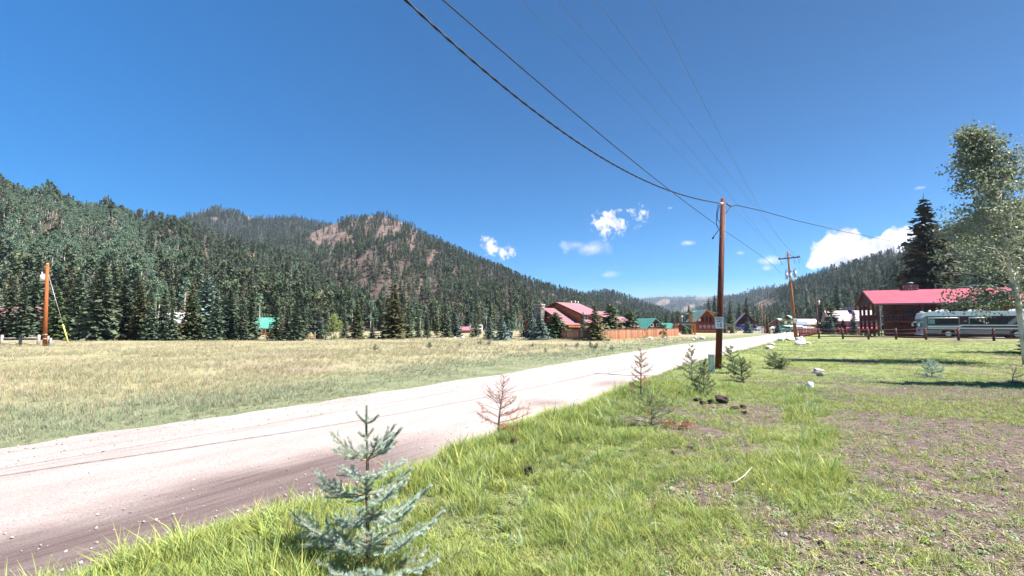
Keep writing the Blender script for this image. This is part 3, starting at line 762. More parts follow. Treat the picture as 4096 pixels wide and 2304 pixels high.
LBL = {'conifer': ('forest_conifer', 'dark green conifer standing among the forest on the hillsides', 'conifer', 'conifers of the hillside forest', 300),
       'aspen': ('forest_aspen', 'pale green aspen with a light trunk among the hillside conifers', 'aspen', 'aspens of the hillside forest', 260),
       'dead': ('dead_conifer', 'bare grey dead conifer standing among the hillside forest', 'dead tree', 'dead trees of the hillside forest', 160)}
FMESH = {'conifer': FC + FP, 'aspen': FA, 'dead': FD}
H0 = {'conifer': 10.0, 'aspen': 9.0, 'dead': 10.0}
for k in forest:
    rows = np.concatenate(forest[k]); x, y = pxy(rows[:, :3])
    size = rows[:, 3] / np.maximum(rows[:, 1], 1) * ((x > -8) & (x < 1032)) * (1 - .5 * (y > 337))
    order = np.argsort(-size); nm, lab, cat, grp, nmax = LBL[k]
    for i in order[:nmax]:
        w = rows[i]; s_ = w[3] / H0[k]
        o = bpy.data.objects.new(nm, FMESH[k][int(w[5])]); o.location = (w[0], w[1], w[2] - .2); o.rotation_euler = (0, 0, w[4]); o.scale = (s_, s_, s_)
        link(o)
        where = {1: 'on the dense forest hillside behind the meadow', 2: 'on the flank of the rocky peak', 7: 'on the hillside above the lodge'}.get(int(w[6]), 'on the far slopes')
        shape = {'conifer': 'round topped dark green pine' if w[5] >= 5 else 'pointed dark green conifer', 'aspen': 'pale green aspen with a light trunk', 'dead': 'bare grey dead conifer'}[k]
        tag(o, shape + ' ' + where, cat, {'conifer': 'round pines ' if w[5] >= 5 else 'pointed conifers ', 'aspen': 'aspens ', 'dead': 'dead conifers '}[k] + where)
    rest = rows[order[nmax:]]
    s_ = rest[:, 3] / H0[k]
    if len(rest):
        scatter({'conifer': 'conifer_forest', 'aspen': 'aspen_grove', 'dead': 'dead_timber'}[k], [proto(nm, q) for q in FMESH[k]], rest[:, :3] - np.array([0, 0, .2]), np.repeat(s_[:, None], 3, 1),
                np.column_stack([rest[:, 4] * 0, rest[:, 4] * 0, rest[:, 4]]), rest[:, 5],
                {'conifer': 'dense dark conifer forest covering the far mountain slopes', 'aspen': 'pale green aspen stands mixed into the far forest', 'dead': 'grey dead timber scattered through the far forest'}[k], 'forest')
# ------------------------------------------------------------------ building helpers (local frame of each thing)
def window(parent, o, du, w, h, frame_m, n, fw=.07, glass=None, mull=(1, 1)):
    """o: lower-left corner, du: unit vector along the wall, n: outward normal; a frame with a pane sub-part"""
    o = Vector(o); du = Vector(du); n = Vector(n); up = Vector((0, 0, 1))
    def plate(mb, a, b_, c, d, t0, t1):
        q = [o + du * a + up * c, o + du * b_ + up * c, o + du * b_ + up * d, o + du * a + up * d]
        vs = [v + n * t0 for v in q] + [v + n * t1 for v in q]
        mb.add(vs, [(0, 1, 2, 3), (7, 6, 5, 4), (0, 4, 5, 1), (1, 5, 6, 2), (2, 6, 7, 3), (3, 7, 4, 0)])
    f = MB()
    plate(f, -fw, 0, -fw, h + fw, .0, .06); plate(f, w, w + fw, -fw, h + fw, .0, .06); plate(f, 0, w, -fw, 0, .0, .06); plate(f, 0, w, h, h + fw, .0, .06)
    for i in range(1, mull[0]): plate(f, w * i / mull[0] - .025, w * i / mull[0] + .025, 0, h, .012, .05)
    for i in range(1, mull[1]): plate(f, 0, w, h * i / mull[1] - .025, h * i / mull[1] + .025, .014, .052)
    fo = f.build('window', frame_m, parent)
    p = MB(); plate(p, 0, w, 0, h, -.02, .01); p.build('pane', glass or M['glass_dark'], fo)
    return fo
def gable(parent, x0, x1, yf, yb, z0, zw, zr, wall_m, roof_m, over=.35, th=.14, end_over=.35, trim=None):
    """ridge along local x; yf is the front (camera side), yb the back"""
    ym = (yf + yb) / 2
    w = MB().prism([(yf, z0), (yb, z0), (yb, zw), (ym, zr), (yf, zw)], 'x', x0, x1).build('wall', wall_m, parent)
    sl = (zr - zw) / abs(ym - yf)
    for ye, sg in ((yf, -1), (yb, 1)):
        ye2 = ye + sg * over; ze = zw - sl * over
        MB().slab([(x0 - end_over, ye2, ze + th), (x1 + end_over, ye2, ze + th), (x1 + end_over, ym - sg * -.001, zr + th), (x0 - end_over, ym - sg * -.001, zr + th)], th).build('roof_slope', roof_m, parent)
        if trim:
            for xe in (x0 - end_over - .04, x1 + end_over + .04):
                MB().beam((xe, ye2, ze + .02), (xe, ym, zr + .02), .07, .26).build('barge_board', trim, parent)
    return w
def railing(parent, p, q, m, h=.95, n=12, post=.09, bal=.045):
    p = Vector(p); q = Vector(q); up = Vector((0, 0, 1))
    MB().beam(p + up * h, q + up * h, .1, .07).build('hand_rail', m, parent)
    MB().beam(p + up * .1, q + up * .1, .07, .06).build('bottom_rail', m, parent)
    base = None
    for i in range(n + 1):
        c = p.lerp(q, i / n)
        me = MB().beam((0, 0, .1), (0, 0, h), bal, bal)
        if base is None:
            base = me.build('baluster', m, parent, loc=c)
        else:
            o = bpy.data.objects.new('baluster', base.data); o.location = c; link(o, parent)
def stones(parent, c, sx, sy, z0, z1, size, mats, seed):
    """fieldstone chimney: a mortar core and single stones set proud of it"""
    r = random.Random(seed)
    core = MB().box(c[0] - sx / 2 + .05, c[0] + sx / 2 - .05, c[1] - sy / 2 + .05, c[1] + sy / 2 - .05, z0, z1).build('chimney', M['stone'], parent)
    protos = []
    for k in range(4):
        bm = bmesh.new(); bmesh.ops.create_icosphere(bm, subdivisions=1, radius=.5)
        for v in bm.verts: v.co *= .85 + .3 * r.random()
        me = bpy.data.meshes.new('stone'); bm.to_mesh(me); bm.free(); protos.append(me)
        me.materials.append(mats[k % len(mats)])
    for side in ((-1, 0), (0, -1), (1, 0)):
        wlen = sy if side[0] else sx
        nz = max(1, int((z1 - z0) / size)); nx = max(1, int(wlen / size))
        for i in range(nx):
            for j in range(nz):
                a = -wlen / 2 + (i + .5 + r.uniform(-.15, .15)) * wlen / nx; z = z0 + (j + .5 + r.uniform(-.15, .15)) * (z1 - z0) / nz
                o = bpy.data.objects.new('stone', protos[r.randrange(4)])
                o.location = (c[0] + side[0] * (sx / 2 - .03), c[1] + a, z) if side[0] else (c[0] + a, c[1] + side[1] * (sy / 2 - .03), z)
                s_ = size * r.uniform(.85, 1.15)
                o.scale = (.16 if side[0] else s_, s_ if side[0] else .16, s_ * r.uniform(.7, .95)); o.rotation_euler = (0, 0, 0)
                link(o, core)
    return core
M['stone_a'] = mat('fieldstone_grey', (.30, .28, .27), (.42, .39, .36), scale=6, rough=.95)
M['stone_b'] = mat('fieldstone_tan', (.42, .33, .25), (.55, .45, .36), scale=6, rough=.95)
M['stone_c'] = mat('fieldstone_dark', (.13, .12, .13), (.22, .20, .2), scale=6, rough=.95)
M['stone_r'] = mat('fieldstone_red', (.22, .09, .08), (.34, .16, .14), scale=6, rough=.95)

# ---- log cabin with the pink metal roof, half hidden by its board fence
O1 = P(557.5, 302, 75)
h1 = thing('log_cabin', 'orange log cabin with stepped pink metal roofs and a tall fieldstone chimney', 'cabin', (O1.x, 75, hz1(O1.x, 75)), math.radians(45))
z1 = h1.location.z
RZ1 = O1.z - z1 - .15
main = MB().prism([(-4.6, 0), (4.6, 0), (4.6, RZ1 - 1.8), (0, RZ1 - .1), (-4.6, RZ1 - 1.8)], 'x', .0, 5.3).build('wall', M['log_orange'], h1)
MB().slab([(-.45, -5.1, RZ1 - 1.83), (5.6, -5.1, RZ1 - 1.83), (5.6, 0, RZ1 + .13), (-.45, 0, RZ1 + .13)], .13).build('roof_slope', M['roof_pink'], h1)
MB().slab([(-.45, 5.1, RZ1 - 1.83), (-.45, .002, RZ1 + .13), (5.6, .002, RZ1 + .13), (5.6, 5.1, RZ1 - 1.83)], .13).build('roof_slope', M['roof_pink'], h1)
for s_ in (-1, 1):
    MB().beam((-.5, s_ * 5.1, RZ1 - 1.95), (-.5, 0, RZ1 + .02), .08, .26).build('barge_board', M['wood_brown'], h1)
# lower wing towards the chimney: roof in six overlapping courses
wr = RZ1 - .92; we = 2.0 - z1; nst = 7
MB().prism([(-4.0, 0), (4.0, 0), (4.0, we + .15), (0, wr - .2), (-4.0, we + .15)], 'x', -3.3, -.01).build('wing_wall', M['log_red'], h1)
for i in range(nst):
    f0, f1 = i / nst, (i + 1) / nst + .02
    y0, y1 = -4.6 * f0, -4.6 * f1
    MB().slab([(-3.75, y1, wr + (we - wr) * f1 + .10), (-.02, y1, wr + (we - wr) * f1 + .10), (-.02, y0, wr + (we - wr) * f0 + .03), (-3.75, y0, wr + (we - wr) * f0 + .03)], .09).build('roof_course', M['roof_pink'], h1)
MB().slab([(-3.75, 4.4, we + .1), (-3.75, .002, wr + .06), (-.02, .002, wr + .06), (-.02, 4.4, we + .1)], .1).build('roof_slope', M['roof_pink'], h1)
MB().beam((-3.8, -4.6, we - .06), (-3.8, 0, wr - .06), .08, .22).build('barge_board', M['wood_brown'], h1)
stones(h1, (-4.25, .1), .85, 1.55, -.1, RZ1 - .45, .26, [M['stone_a'], M['stone_b'], M['stone_c'], M['rock_tan']], 4)
MB().box(-4.72, -3.78, -.72, .92, RZ1 - .45, RZ1 - .33).build('chimney_cap', M['stone_b'], h1)
MB().box(-4.5, -4.0, -.3, .5, RZ1 - .33, RZ1 - .15).build('chimney_hood', M['steel_dark'], h1)
# porch roof below the upper windows, beam, posts and braces
MB().slab([(-.02, -7.0, 1.85), (5.8, -7.0, 1.85), (5.8, -4.62, 2.75), (-.02, -4.62, 2.75)], .1).build('porch_roof', M['roof_pink'], h1)
MB().beam((-3.6, -5.0, 1.72), (-.1, -6.9, 1.62), .2, .28).build('porch_beam', M['wood_orange'], h1)
MB().beam((-.1, -6.9, 1.62), (5.6, -6.9, 1.62), .2, .28).build('porch_beam', M['wood_orange'], h1)
for xx in (-.1, 2.6, 5.4):
    MB().beam((xx, -6.9, 0), (xx, -6.9, 1.5), .2, .2).build('porch_post', M['wood_orange'], h1)
    MB().beam((xx, -6.9, .95), (xx + .5, -6.9, 1.5), .1, .1).build('brace', M['wood_orange'], h1)
window(h1, (.55, -4.6, RZ1 - 2.75), (1, 0, 0), .95, .85, M['white'], (0, -1, 0), mull=(2, 2))
window(h1, (2.6, -4.6, RZ1 - 2.75), (1, 0, 0), .85, .85, M['white'], (0, -1, 0), mull=(2, 2))
window(h1, (4.1, -4.6, RZ1 - 2.75), (1, 0, 0), .8, .85, M['white'], (0, -1, 0), mull=(2, 2))
MB().beam((-.05, -4.66, .0), (-.05, -4.66, RZ1 - 1.9), .16, .16).build('corner_trim', M['wood_brown'], h1)
for u, hh in ((3.3, .38), (4.3, .5), (5.1, .45)):
    MB().cyl((u, -.25, RZ1), (u, -.25, RZ1 + hh), .07, .07, 8).build('vent_pipe', M['white'], h1)
# farther wings behind the trees
for (px0, px1, pyr, pye, Yd) in ((598, 606, 311.2, 318, 82), (613, 622, 316.5, 322.5, 86)):
    a = P(px0, pyr, Yd); b2 = P(px1, pye, Yd - 2); loc = h1.matrix_basis.inverted()
    la = loc @ a; lb = loc @ Vector((b2.x, b2.y, b2.z))
    MB().prism([(la.y - 3.4, 0), (la.y + 3, 0), (la.y + 3, la.z - 1.9), (la.y, la.z - .12), (la.y - 3.4, la.z - 1.9)], 'x', la.x - 1.0, la.x + 3.0).build('wing_wall', M['log_orange'], h1)
    MB().slab([(la.x - 1.4, la.y - 3.8, la.z - 1.95), (la.x + 3.3, la.y - 3.8, la.z - 1.95), (la.x + 3.3, la.y, la.z), (la.x - 1.4, la.y, la.z)], .12).build('roof_slope', M['roof_pink'], h1)
    MB().slab([(la.x - 1.4, la.y + 3.3, la.z - 1.8), (la.x - 1.4, la.y + .002, la.z), (la.x + 3.3, la.y + .002, la.z), (la.x + 3.3, la.y + 3.3, la.z - 1.8)], .12).build('roof_slope', M['roof_pink'], h1)

# ---- chalet with green roof, deck and dishes
def place(px, py_base, rz, Yd=None):
    q = GP(px, py_base) if Yd is None else Vector((P(px, py_base, Yd).x, Yd, 0))
    return Vector((q.x, q.y, hz1(q.x, q.y)))
q2 = Vector((P(706.5, 320, 112).x, 112, 0)); q2.z = hz1(q2.x, 112)
h2 = thing('log_chalet', 'red brown log chalet with pale green roof, front deck and satellite dishes', 'chalet', q2, math.radians(-8))
# gable towards the camera: use local y as ridge axis
apex = 5.55; ev = 2.25; hw = 3.1
MB().prism([(-hw, 0), (hw, 0), (hw, ev), (0, apex - .15), (-hw, ev)], 'y', 0, 9).build('wall', M['log_red'], h2)
for s_ in (-1, 1):
    MB().slab([(s_ * (hw + .35), -.9, ev - .33), (s_ * (hw + .35), 9.3, ev - .33), (s_ * .002, 9.3, apex), (s_ * .002, -.9, apex)], .13).build('roof_slope', M['roof_green'], h2)
    MB().beam((s_ * (hw + .35), -.93, ev - .45), (0, -.93, apex - .1), .1, .24).build('barge_board', M['wood_orange'], h2)
MB().slab([(.7, 2.6, apex - .15), (4.4, 2.6, apex - 1.05), (4.4, 7, apex - 1.05), (.7, 7, apex - .15)], .12).build('dormer_roof', M['roof_green'], h2)
MB().prism([(1.2, 2.5), (3.6, 2.5), (3.6, apex - 1.02), (1.2, apex - .45)], 'y', 3.0, 6.6).build('dormer_wall', M['log_orange'], h2)
MB().slab([(-.7, 3.6, apex - .15), (-.7, 7, apex - .15), (-3.2, 7, apex - .95), (-3.2, 3.6, apex - .95)], .12).build('dormer_roof', M['roof_green'], h2)
window(h2, (3.61, 3.9, 3.3), (0, 1, 0), 1.4, 1.0, M['wood_orange'], (1, 0, 0), mull=(2, 1))
window(h2, (2.1, 2.99, 3.25), (1, 0, 0), .9, 1.0, M['wood_orange'], (0, -1, 0))
for i, x in enumerate((-.9, .0, .9)):
    window(h2, (x - .28, 0, 2.65), (1, 0, 0), .56, 1.2 - .12 * abs(i - 1), M['log_red'], (0, -1, 0))
for i in range(4):
    window(h2, (-1.75 + i * .95, 0, .95), (1, 0, 0), .66, .85, M['wood_brown'], (0, -1, 0), glass=M['grey_paint'])
MB().box(-2.7, 2.7, -.14, -.01, 2.28, 2.46).build('band_board', M['wood_brown'], h2)
deck = MB().box(-2.9, 4.2, -2.2, -.02, .32, .44).build('deck', M['wood_orange'], h2)
for xx in (-2.8, -.5, 1.8, 4.1): MB().beam((xx, -2.1, 0), (xx, -2.1, 1.5), .13, .13).build('deck_post', M['log_red'], h2)
railing(h2, (-2.85, -2.1, .44), (4.15, -2.1, .44), M['log_red'], .95, 26)
railing(h2, (4.15, -2.1, .44), (4.15, -.1, .44), M['log_red'], .95, 7)
MB().box(-3.35, -2.6, 2.2, 3.2, 0, 4.85).build('chimney', M['wood_orange'], h2)
MB().box(-3.42, -2.53, 2.13, 3.27, 4.85, 4.95).build('chimney_cap', M['wood_brown'], h2)
for (xx, zz, rr) in ((-1.75, 3.05, .36), (-2.45, 2.8, .2)):
    mb = MB(); prev = None
    for k in range(4):
        t = k / 3; ring = [(xx + math.cos(a) * rr * t, -.55 + .18 * rr * t * t * 2 - .1, zz + math.sin(a) * rr * t) for a in [i * .5236 for i in range(12)]]
        b0 = len(mb.v); mb.v += ring
        if prev is not None:
            for i in range(12): mb.f.append((prev + i, prev + (i + 1) % 12, b0 + (i + 1) % 12, b0 + i)); mb.sm.append(True)
        prev = b0
    d = mb.build('satellite_dish', M['white'], h2)
    MB().cyl((xx, -.5, zz), (xx, .0, zz), .03, .03, 6).build('dish_arm', M['steel'], d)
MB().slab([(3.2, -.6, 2.4), (6.2, -.6, 1.75), (6.2, 5.5, 1.75), (3.2, 5.5, 2.4)], .12).build('porch_roof', M['roof_green'], h2)
MB().slab([(5.0, 2.2, 1.75), (7.6, 2.2, 1.35), (7.6, 6.5, 1.35), (5.0, 6.5, 1.72)], .11).build('porch_roof', M['roof_green'], h2)
MB().slab([(3.9, 6.0, 4.2), (5.8, 6.0, 3.5), (5.8, 9.0, 3.5), (3.9, 9.0, 4.2)], .11).build('rear_roof', M['roof_green'], h2)
MB().box(3.36, 5.4, 6.2, 8.8, 0, 3.6).build('rear_wall', M['log_orange'], h2)
for (xx, y_) in ((6.0, -.4), (6.0, 2.4), (7.4, 2.5), (7.4, 6.2)):
    MB().beam((xx, y_, 0), (xx, y_, 1.75 if xx < 7 else 1.3), .16, .16).build('porch_post', M['wood_orange'], h2)

# ---- dark A-frame with mauve roof
q3 = Vector((P(746, 320, 150).x, 150, 0))
h3 = thing('dark_cabin', 'dark brown A-frame cabin with mauve metal roof and red balcony rail', 'cabin', q3, math.radians(-20))
ap = 5.7
MB().prism([(-2.6, 0), (2.6, 0), (2.6, 1.55), (0, ap - .15), (-2.6, 1.55)], 'y', 0, 7).build('wall', M['siding_dark'], h3)
for s_ in (-1, 1):
    MB().slab([(s_ * 4.2, -1.2, .95), (s_ * 4.2, 7.2, .95), (s_ * .002, 7.2, ap), (s_ * .002, -1.2, ap)], .14).build('roof_slope', M['roof_mauve'], h3)
    MB().beam((s_ * 4.2, -1.24, .85), (0, -1.24, ap - .1), .1, .26).build('barge_board', M['wood_brown'], h3)
MB().box(-2.4, 2.4, -1.0, -.01, 2.0, 2.12).build('balcony', M['wood_brown'], h3)
railing(h3, (-2.3, -.95, 2.12), (2.3, -.95, 2.12), M['log_red'], .75, 14, bal=.06)
window(h3, (-.5, 0, 2.3), (1, 0, 0), 1.0, 1.4, M['wood_brown'], (0, -1, 0), mull=(2, 1))
window(h3, (-1.6, 0, .6), (1, 0, 0), .9, 1.0, M['grey_paint'], (0, -1, 0))
window(h3, (.8, 0, .3), (1, 0, 0), .8, 1.4, M['wood_brown'], (0, -1, 0))
MB().box(-4.6, -4.0, 3, 3.8, 1, 4.2).build('chimney', M['log_red'], h3)
MB().beam((1.5, -1.2, 2.6), (3.2, -1.2, .2), .18, .18).build('stair_stringer', M['wood_brown'], h3)
MB().cyl((2.3, 3, 3.2), (2.3, 3, 3.75), .16, .16, 8).build('roof_vent', M['white'], h3)

# ---- farther houses
def simple_house(name, label, px, Yd, rz, w, l, zw, zr, wall_m, roof_m, gable_front=True, win=((0, .9, .8, .8),), z0=0.0, cat='house', trim=None):
    q = P(px, 320, Yd)
    t = thing(name, label, cat, (q.x, Yd, z0), math.radians(rz))
    if gable_front:
        MB().prism([(-w / 2, -.5), (w / 2, -.5), (w / 2, zw), (0, zr - .14), (-w / 2, zw)], 'y', 0, l).build('wall', wall_m, t)
        sl = (zr - zw) / (w / 2)
        for s_ in (-1, 1):
            MB().slab([(s_ * (w / 2 + .4), -.5, zw - sl * .4 + .02), (s_ * (w / 2 + .4), l + .3, zw - sl * .4 + .02), (s_ * .002, l + .3, zr), (s_ * .002, -.5, zr)], .14).build('roof_slope', roof_m, t)
    else:
        MB().prism([(0, -.5), (w, -.5), (w, zw), (w / 2, zr - .14), (0, zw)], 'x', -l / 2, l / 2).build('wall', wall_m, t)
        sl = (zr - zw) / (w / 2)
        MB().slab([(-l / 2 - .4, -.4, zw - sl * .4 + .02), (l / 2 + .4, -.4, zw - sl * .4 + .02), (l / 2 + .4, w / 2, zr), (-l / 2 - .4, w / 2, zr)], .14).build('roof_slope', roof_m, t)
        MB().slab([(-l / 2 - .4, w + .4, zw - sl * .4 + .02), (-l / 2 - .4, w / 2 + .002, zr), (l / 2 + .4, w / 2 + .002, zr), (l / 2 + .4, w + .4, zw - sl * .4 + .02)], .14).build('roof_slope', roof_m, t)
    for (x, z, ww, hh) in win:
        window(t, (x - ww / 2, 0, z), (1, 0, 0), ww, hh, trim or M['white'], (0, -1, 0))
    return t
hh = simple_house('green_roof_cabin', 'dark cabin with bright teal twin gables behind the board fence', 655, 110, 18, 5.2, 7, 1.2, 3.5, M['siding_dark'], M['roof_teal'], win=((-.9, 1.5, .6, .6), (.7, 1.5, .6, .6)))
MB().prism([(3.0, 0), (8.0, 0), (8.0, .9), (5.6, 2.2), (3.0, .9)], 'y', -1.5, 6).build('annex_wall', M['log_dark'], hh)
for s_ in (-1, 1):
    MB().slab([(5.6 + s_ * 3.2, -2.0, .65), (5.6 + s_ * 3.2, 6.2, .65), (5.6 + s_ * .002, 6.2, 2.35), (5.6 + s_ * .002, -2.0, 2.35)], .12).build('roof_slope', M['roof_teal'], hh)
simple_house('red_house', 'brick red house with pale teal metal roof beyond the dark cabin', 777, 175, -38, 6.5, 10, 1.9, 4.2, M['log_red'], M['roof_pale'], win=((0, .8, .9, .9), (-1.6, .8, .6, .9)))
simple_house('brown_house', 'brown gabled house with teal roof standing behind the red house', 787, 200, -38, 6.5, 9, 3.2, 5.9, M['log_dark'], M['roof_green'], win=((0, 2.4, .9, .9),))
simple_house('slate_roof_house', 'low house with slate blue roof and orange posts beside the road', 797.5, 190, -8, 6, 8, 2.0, 3.3, M['log_dark'], M['roof_slate'], False, win=((-2, .7, .9, 1.0), (0, .7, .9, 1.0), (2, .7, .9, 1.0)), trim=M['wood_orange'])
simple_house('white_roof_house', 'long house with a wide white roof down the road', 808, 215, 8, 8, 13, 2.3, 4.4, M['log_orange'], M['roof_white'], False, win=((-3, .8, 1, 1), (0, .8, 1, 1), (3, .8, 1, 1)))
simple_house('crimson_roof_house', 'small house with crimson roof above the white roofed house', 817.5, 265, 5, 7, 9, 4.6, 6.2, M['grey_paint'], M['roof_crimson'], False, win=((-2, 3, 1, 1), (2, 3, 1, 1)))
simple_house('carport', 'open white carport with grey flat roof beside the green pickup', 795.0, 128, 0, 3, 4.2, 1.5, 1.75, M['grey_paint'], M['roof_grey'], False, win=((-1, .5, .7, .7),), cat='carport')
hs = simple_house('lilac_shed', 'long lilac metal building with pale pink roof behind blue spruces', 853, 105, -22, 7, 8.5, 3.0, 5.2, M['siding_lilac'], M['roof_lilac'], False, win=())
MB().box(-4.4, 4.3, -.75, -.01, -.3, 1.25).build('lower_wall', M['log_dark'], hs)
MB().slab([(-4.5, -1.6, 1.15), (4.4, -1.6, 1.15), (4.4, .0, 1.5), (-4.5, .0, 1.5)], .1).build('lean_to_roof', M['roof_crimson'], hs)
for x in (-4, -1.5, 1.2, 3.4): window(hs, (x, -.76, .25), (1, 0, 0), .8, .75, M['white'], (0, -1, 0))
simple_house('brown_chalet', 'small brown chalet among the trees above the lilac building', 855.5, 150, -10, 5, 6, 4.2, 7.6, M['log_dark'], M['roof_mauve'], win=((-.9, 3, .8, 1.2), (.9, 3, .8, 1.2), (0, 4.8, .7, .9)), cat='chalet')
simple_house('grey_roof_cabin', 'cabin with pale grey roof peeping out between the meadow spruces', 182, 84, 20, 5, 5.5, 2.6, 4.2, M['log_orange'], M['roof_grey'], False, win=((-1, .9, .8, .8), (1, .9, .8, .8)), cat='cabin')
simple_house('teal_roof_cabin', 'small orange cabin with teal roof between the meadow spruces', 264, 86, 15, 3.6, 3.6, 1.7, 3.3, M['log_orange'], M['roof_teal'], False, win=((-.6, .6, .6, .7), (.7, .6, .6, .7)), cat='cabin')
simple_house('pink_roof_cabin', 'cabin with faded pink roof behind the spruces near the orange pole', 9, 80, 30, 5, 6, 3.4, 5.2, M['log_dark'], M['roof_pink'], False, win=((-1, .9, .8, .8), (1, .9, .8, .8)), cat='cabin')
simple_house('magenta_shed', 'low magenta shed at the foot of the scree bank', 465.5, 108, 10, 2.5, 2.2, .9, 1.5, M['roof_crimson'], M['roof_pink'], False, win=((.3, .3, .4, .4),), cat='shed')

# ---- pergola gate at the end of the board fence
pg = GP(687, 335.5); pg = Vector((P(687, 330, 92).x, 92, hz1(P(687, 330, 92).x, 92)))
t = thing('pergola', 'rustic log pergola gateway joining the board fence to the chalet', 'pergola', pg, math.radians(-4))
for x in (-1.85, 1.45):
    for y in (0, 1.6): MB().beam((x, y, -.1), (x, y, 2.1), .3, .3).build('post', M['log_red'] if x < 0 else M['wood_orange'], t)
for y in (-.05, 1.65): MB().beam((-2.4, y, 2.22), (2.2, y, 2.22), .16, .22).build('beam', M['rail_wood'], t)
for i in range(9): MB().beam((-2.3 + i * .54, -.5, 2.4), (-2.3 + i * .54, 2.1, 2.4), .1, .13).build('rafter', M['rail_wood'], t)

# ---- red roofed lodge with balcony, behind the rail fence
rl = P(863, 290.8, 72)
RZ5 = rl.z
h5 = thing('red_roof_lodge', 'two storey dark red log lodge with a bright red metal roof and balcony', 'lodge', (rl.x, rl.y, hz1(rl.x, rl.y)), math.radians(-24))
z5 = h5.location.z; rz_ = RZ5 - z5; ez = rz_ - 2.15; LN = 17.0
MB().slab([(0, -5.2, ez), (LN, -5.2, ez), (LN, 0, rz_), (0, 0, rz_)], .12).build('roof_slope', M['roof_red'], h5)
MB().slab([(0, 5.2, ez), (0, .002, rz_), (LN, .002, rz_), (LN, 5.2, ez)], .12).build('roof_slope', M['roof_red'], h5)
MB().beam((0, -5.24, ez - .12), (LN, -5.24, ez - .12), .06, .2).build('fascia', M['steel_dark'], h5)
MB().beam((-.04, -5.2, ez - .14), (-.04, 0, rz_ - .14), .08, .26).build('barge_board', M['wood_brown'], h5)
MB().beam((-.04, 5.2, ez - .14), (-.04, 0, rz_ - .14), .08, .26).build('barge_board', M['wood_brown'], h5)
fl = ez * .46
MB().box(3.4, LN - .3, -2.9, 4.4, 0, fl).build('lower_wall', M['log_dark'], h5)
MB().prism([(-2.9, fl), (4.4, fl), (4.4, ez + .2), (0, rz_ - .25), (-2.9, ez + .85)], 'x', 3.4, LN - .3).build('upper_wall', M['log_dark'], h5)
MB().prism([(-5.0, ez - .05), (5.0, ez - .05), (0, rz_ - .2)], 'x', .25, .4).build('gable_wall', M['siding_dark'], h5)
MB().box(.3, LN - .4, -4.9, -2.91, fl - .16, fl).build('balcony_floor', M['wood_brown'], h5)
MB().box(.3, 3.39, -2.9, 4.6, fl - .16, fl).build('balcony_floor', M['wood_brown'], h5)
railing(h5, (.4, -4.8, fl), (LN - .6, -4.8, fl), M['log_dark'], .95, 40, bal=.09)
railing(h5, (.4, -4.7, fl), (.4, 4.5, fl), M['log_dark'], .95, 24, bal=.14)
for x in (.5, 5.6, 10.4, 15.2):
    MB().beam((x, -4.75, 0), (x, -4.75, ez - .1), .2, .2).build('post', M['wood_brown'], h5)
for y in (-2.6, -.2, 2.2, 4.4):
    MB().beam((.5, y, 0), (.5, y, ez), .28, .28).build('post', M['wood_brown'], h5)
MB().cyl((.75, -4.98, 0), (.75, -4.98, ez - .1), .07, .07, 8).build('downpipe', M['grey_paint'], h5)
for (x, w) in ((4.2, 1.3), (8.3, 1.6), (10.6, 1.3), (13.2, 1.4)):
    window(h5, (x, -2.9, fl + .75), (1, 0, 0), w, 1.1, M['wood_brown'], (0, -1, 0))
window(h5, (5.9, -2.9, fl + .05), (1, 0, 0), .95, 1.95, M['wood_brown'], (0, -1, 0))
for x in (6.2, 9.6): window(h5, (x, -2.9, .8), (1, 0, 0), 1.1, .9, M['wood_brown'], (0, -1, 0))
stones(h5, (5.9, .3), 1.7, 1.0, rz_ - .4, rz_ + .62, .3, [M['stone_r'], M['stone_r'], M['stone_b'], M['stone_c']], 9)
MB().box(5.0, 6.8, -.25, .85, rz_ + .62, rz_ + .72).build('chimney_cap', M['stone_r'], h5)
MB().cyl((5.9, .3, rz_ + .72), (5.9, .3, rz_ + 1.0), .32, .28, 10).build('flue', M['steel_dark'], h5)
MB().cyl((5.9, .3, rz_ + 1.0), (5.9, .3, rz_ + 1.1), .5, .2, 10).build('flue_cap', M['steel'], h5)

# flag on a short staff at the balcony corner
fb = h5.matrix_basis @ Vector((-.1, 3.6, fl + 1.0))
t = thing('flag', 'small striped flag hanging from the lodge balcony corner', 'flag', fb, math.radians(-24))
MB().cyl((0, 0, 0), (-1.3, 0, 1.0), .025, .02, 6).build('staff', M['wood_brown'], t)
for i in range(9):
    x0 = -1.25 + .02 * i; zt = .95 - i * .075
    mb = MB(); n = 6
    vs = [(x0 + k * .17 + .02 * math.sin(k), .05 * math.sin(k * 1.3 + i * .2), zt - .055 * k - dz) for k in range(n) for dz in (0, .072)]
    vs2 = [(a, b + .008, c) for a, b, c in vs]
    mb.add(vs, [(2 * k, 2 * k + 2, 2 * k + 3, 2 * k + 1) for k in range(n - 1)])
    mb.build('stripe', M['flag_red'] if i % 2 == 0 else M['white'], t)
mb = MB(); mb.add([(-1.25 + k * .16, -.012 + .05 * math.sin(k * 1.3), .95 - .055 * k - dz) for k in range(4) for dz in (0, .36)], [(2 * k, 2 * k + 2, 2 * k + 3, 2 * k + 1) for k in range(3)]); mb.build('canton', M['flag_blue'], t)
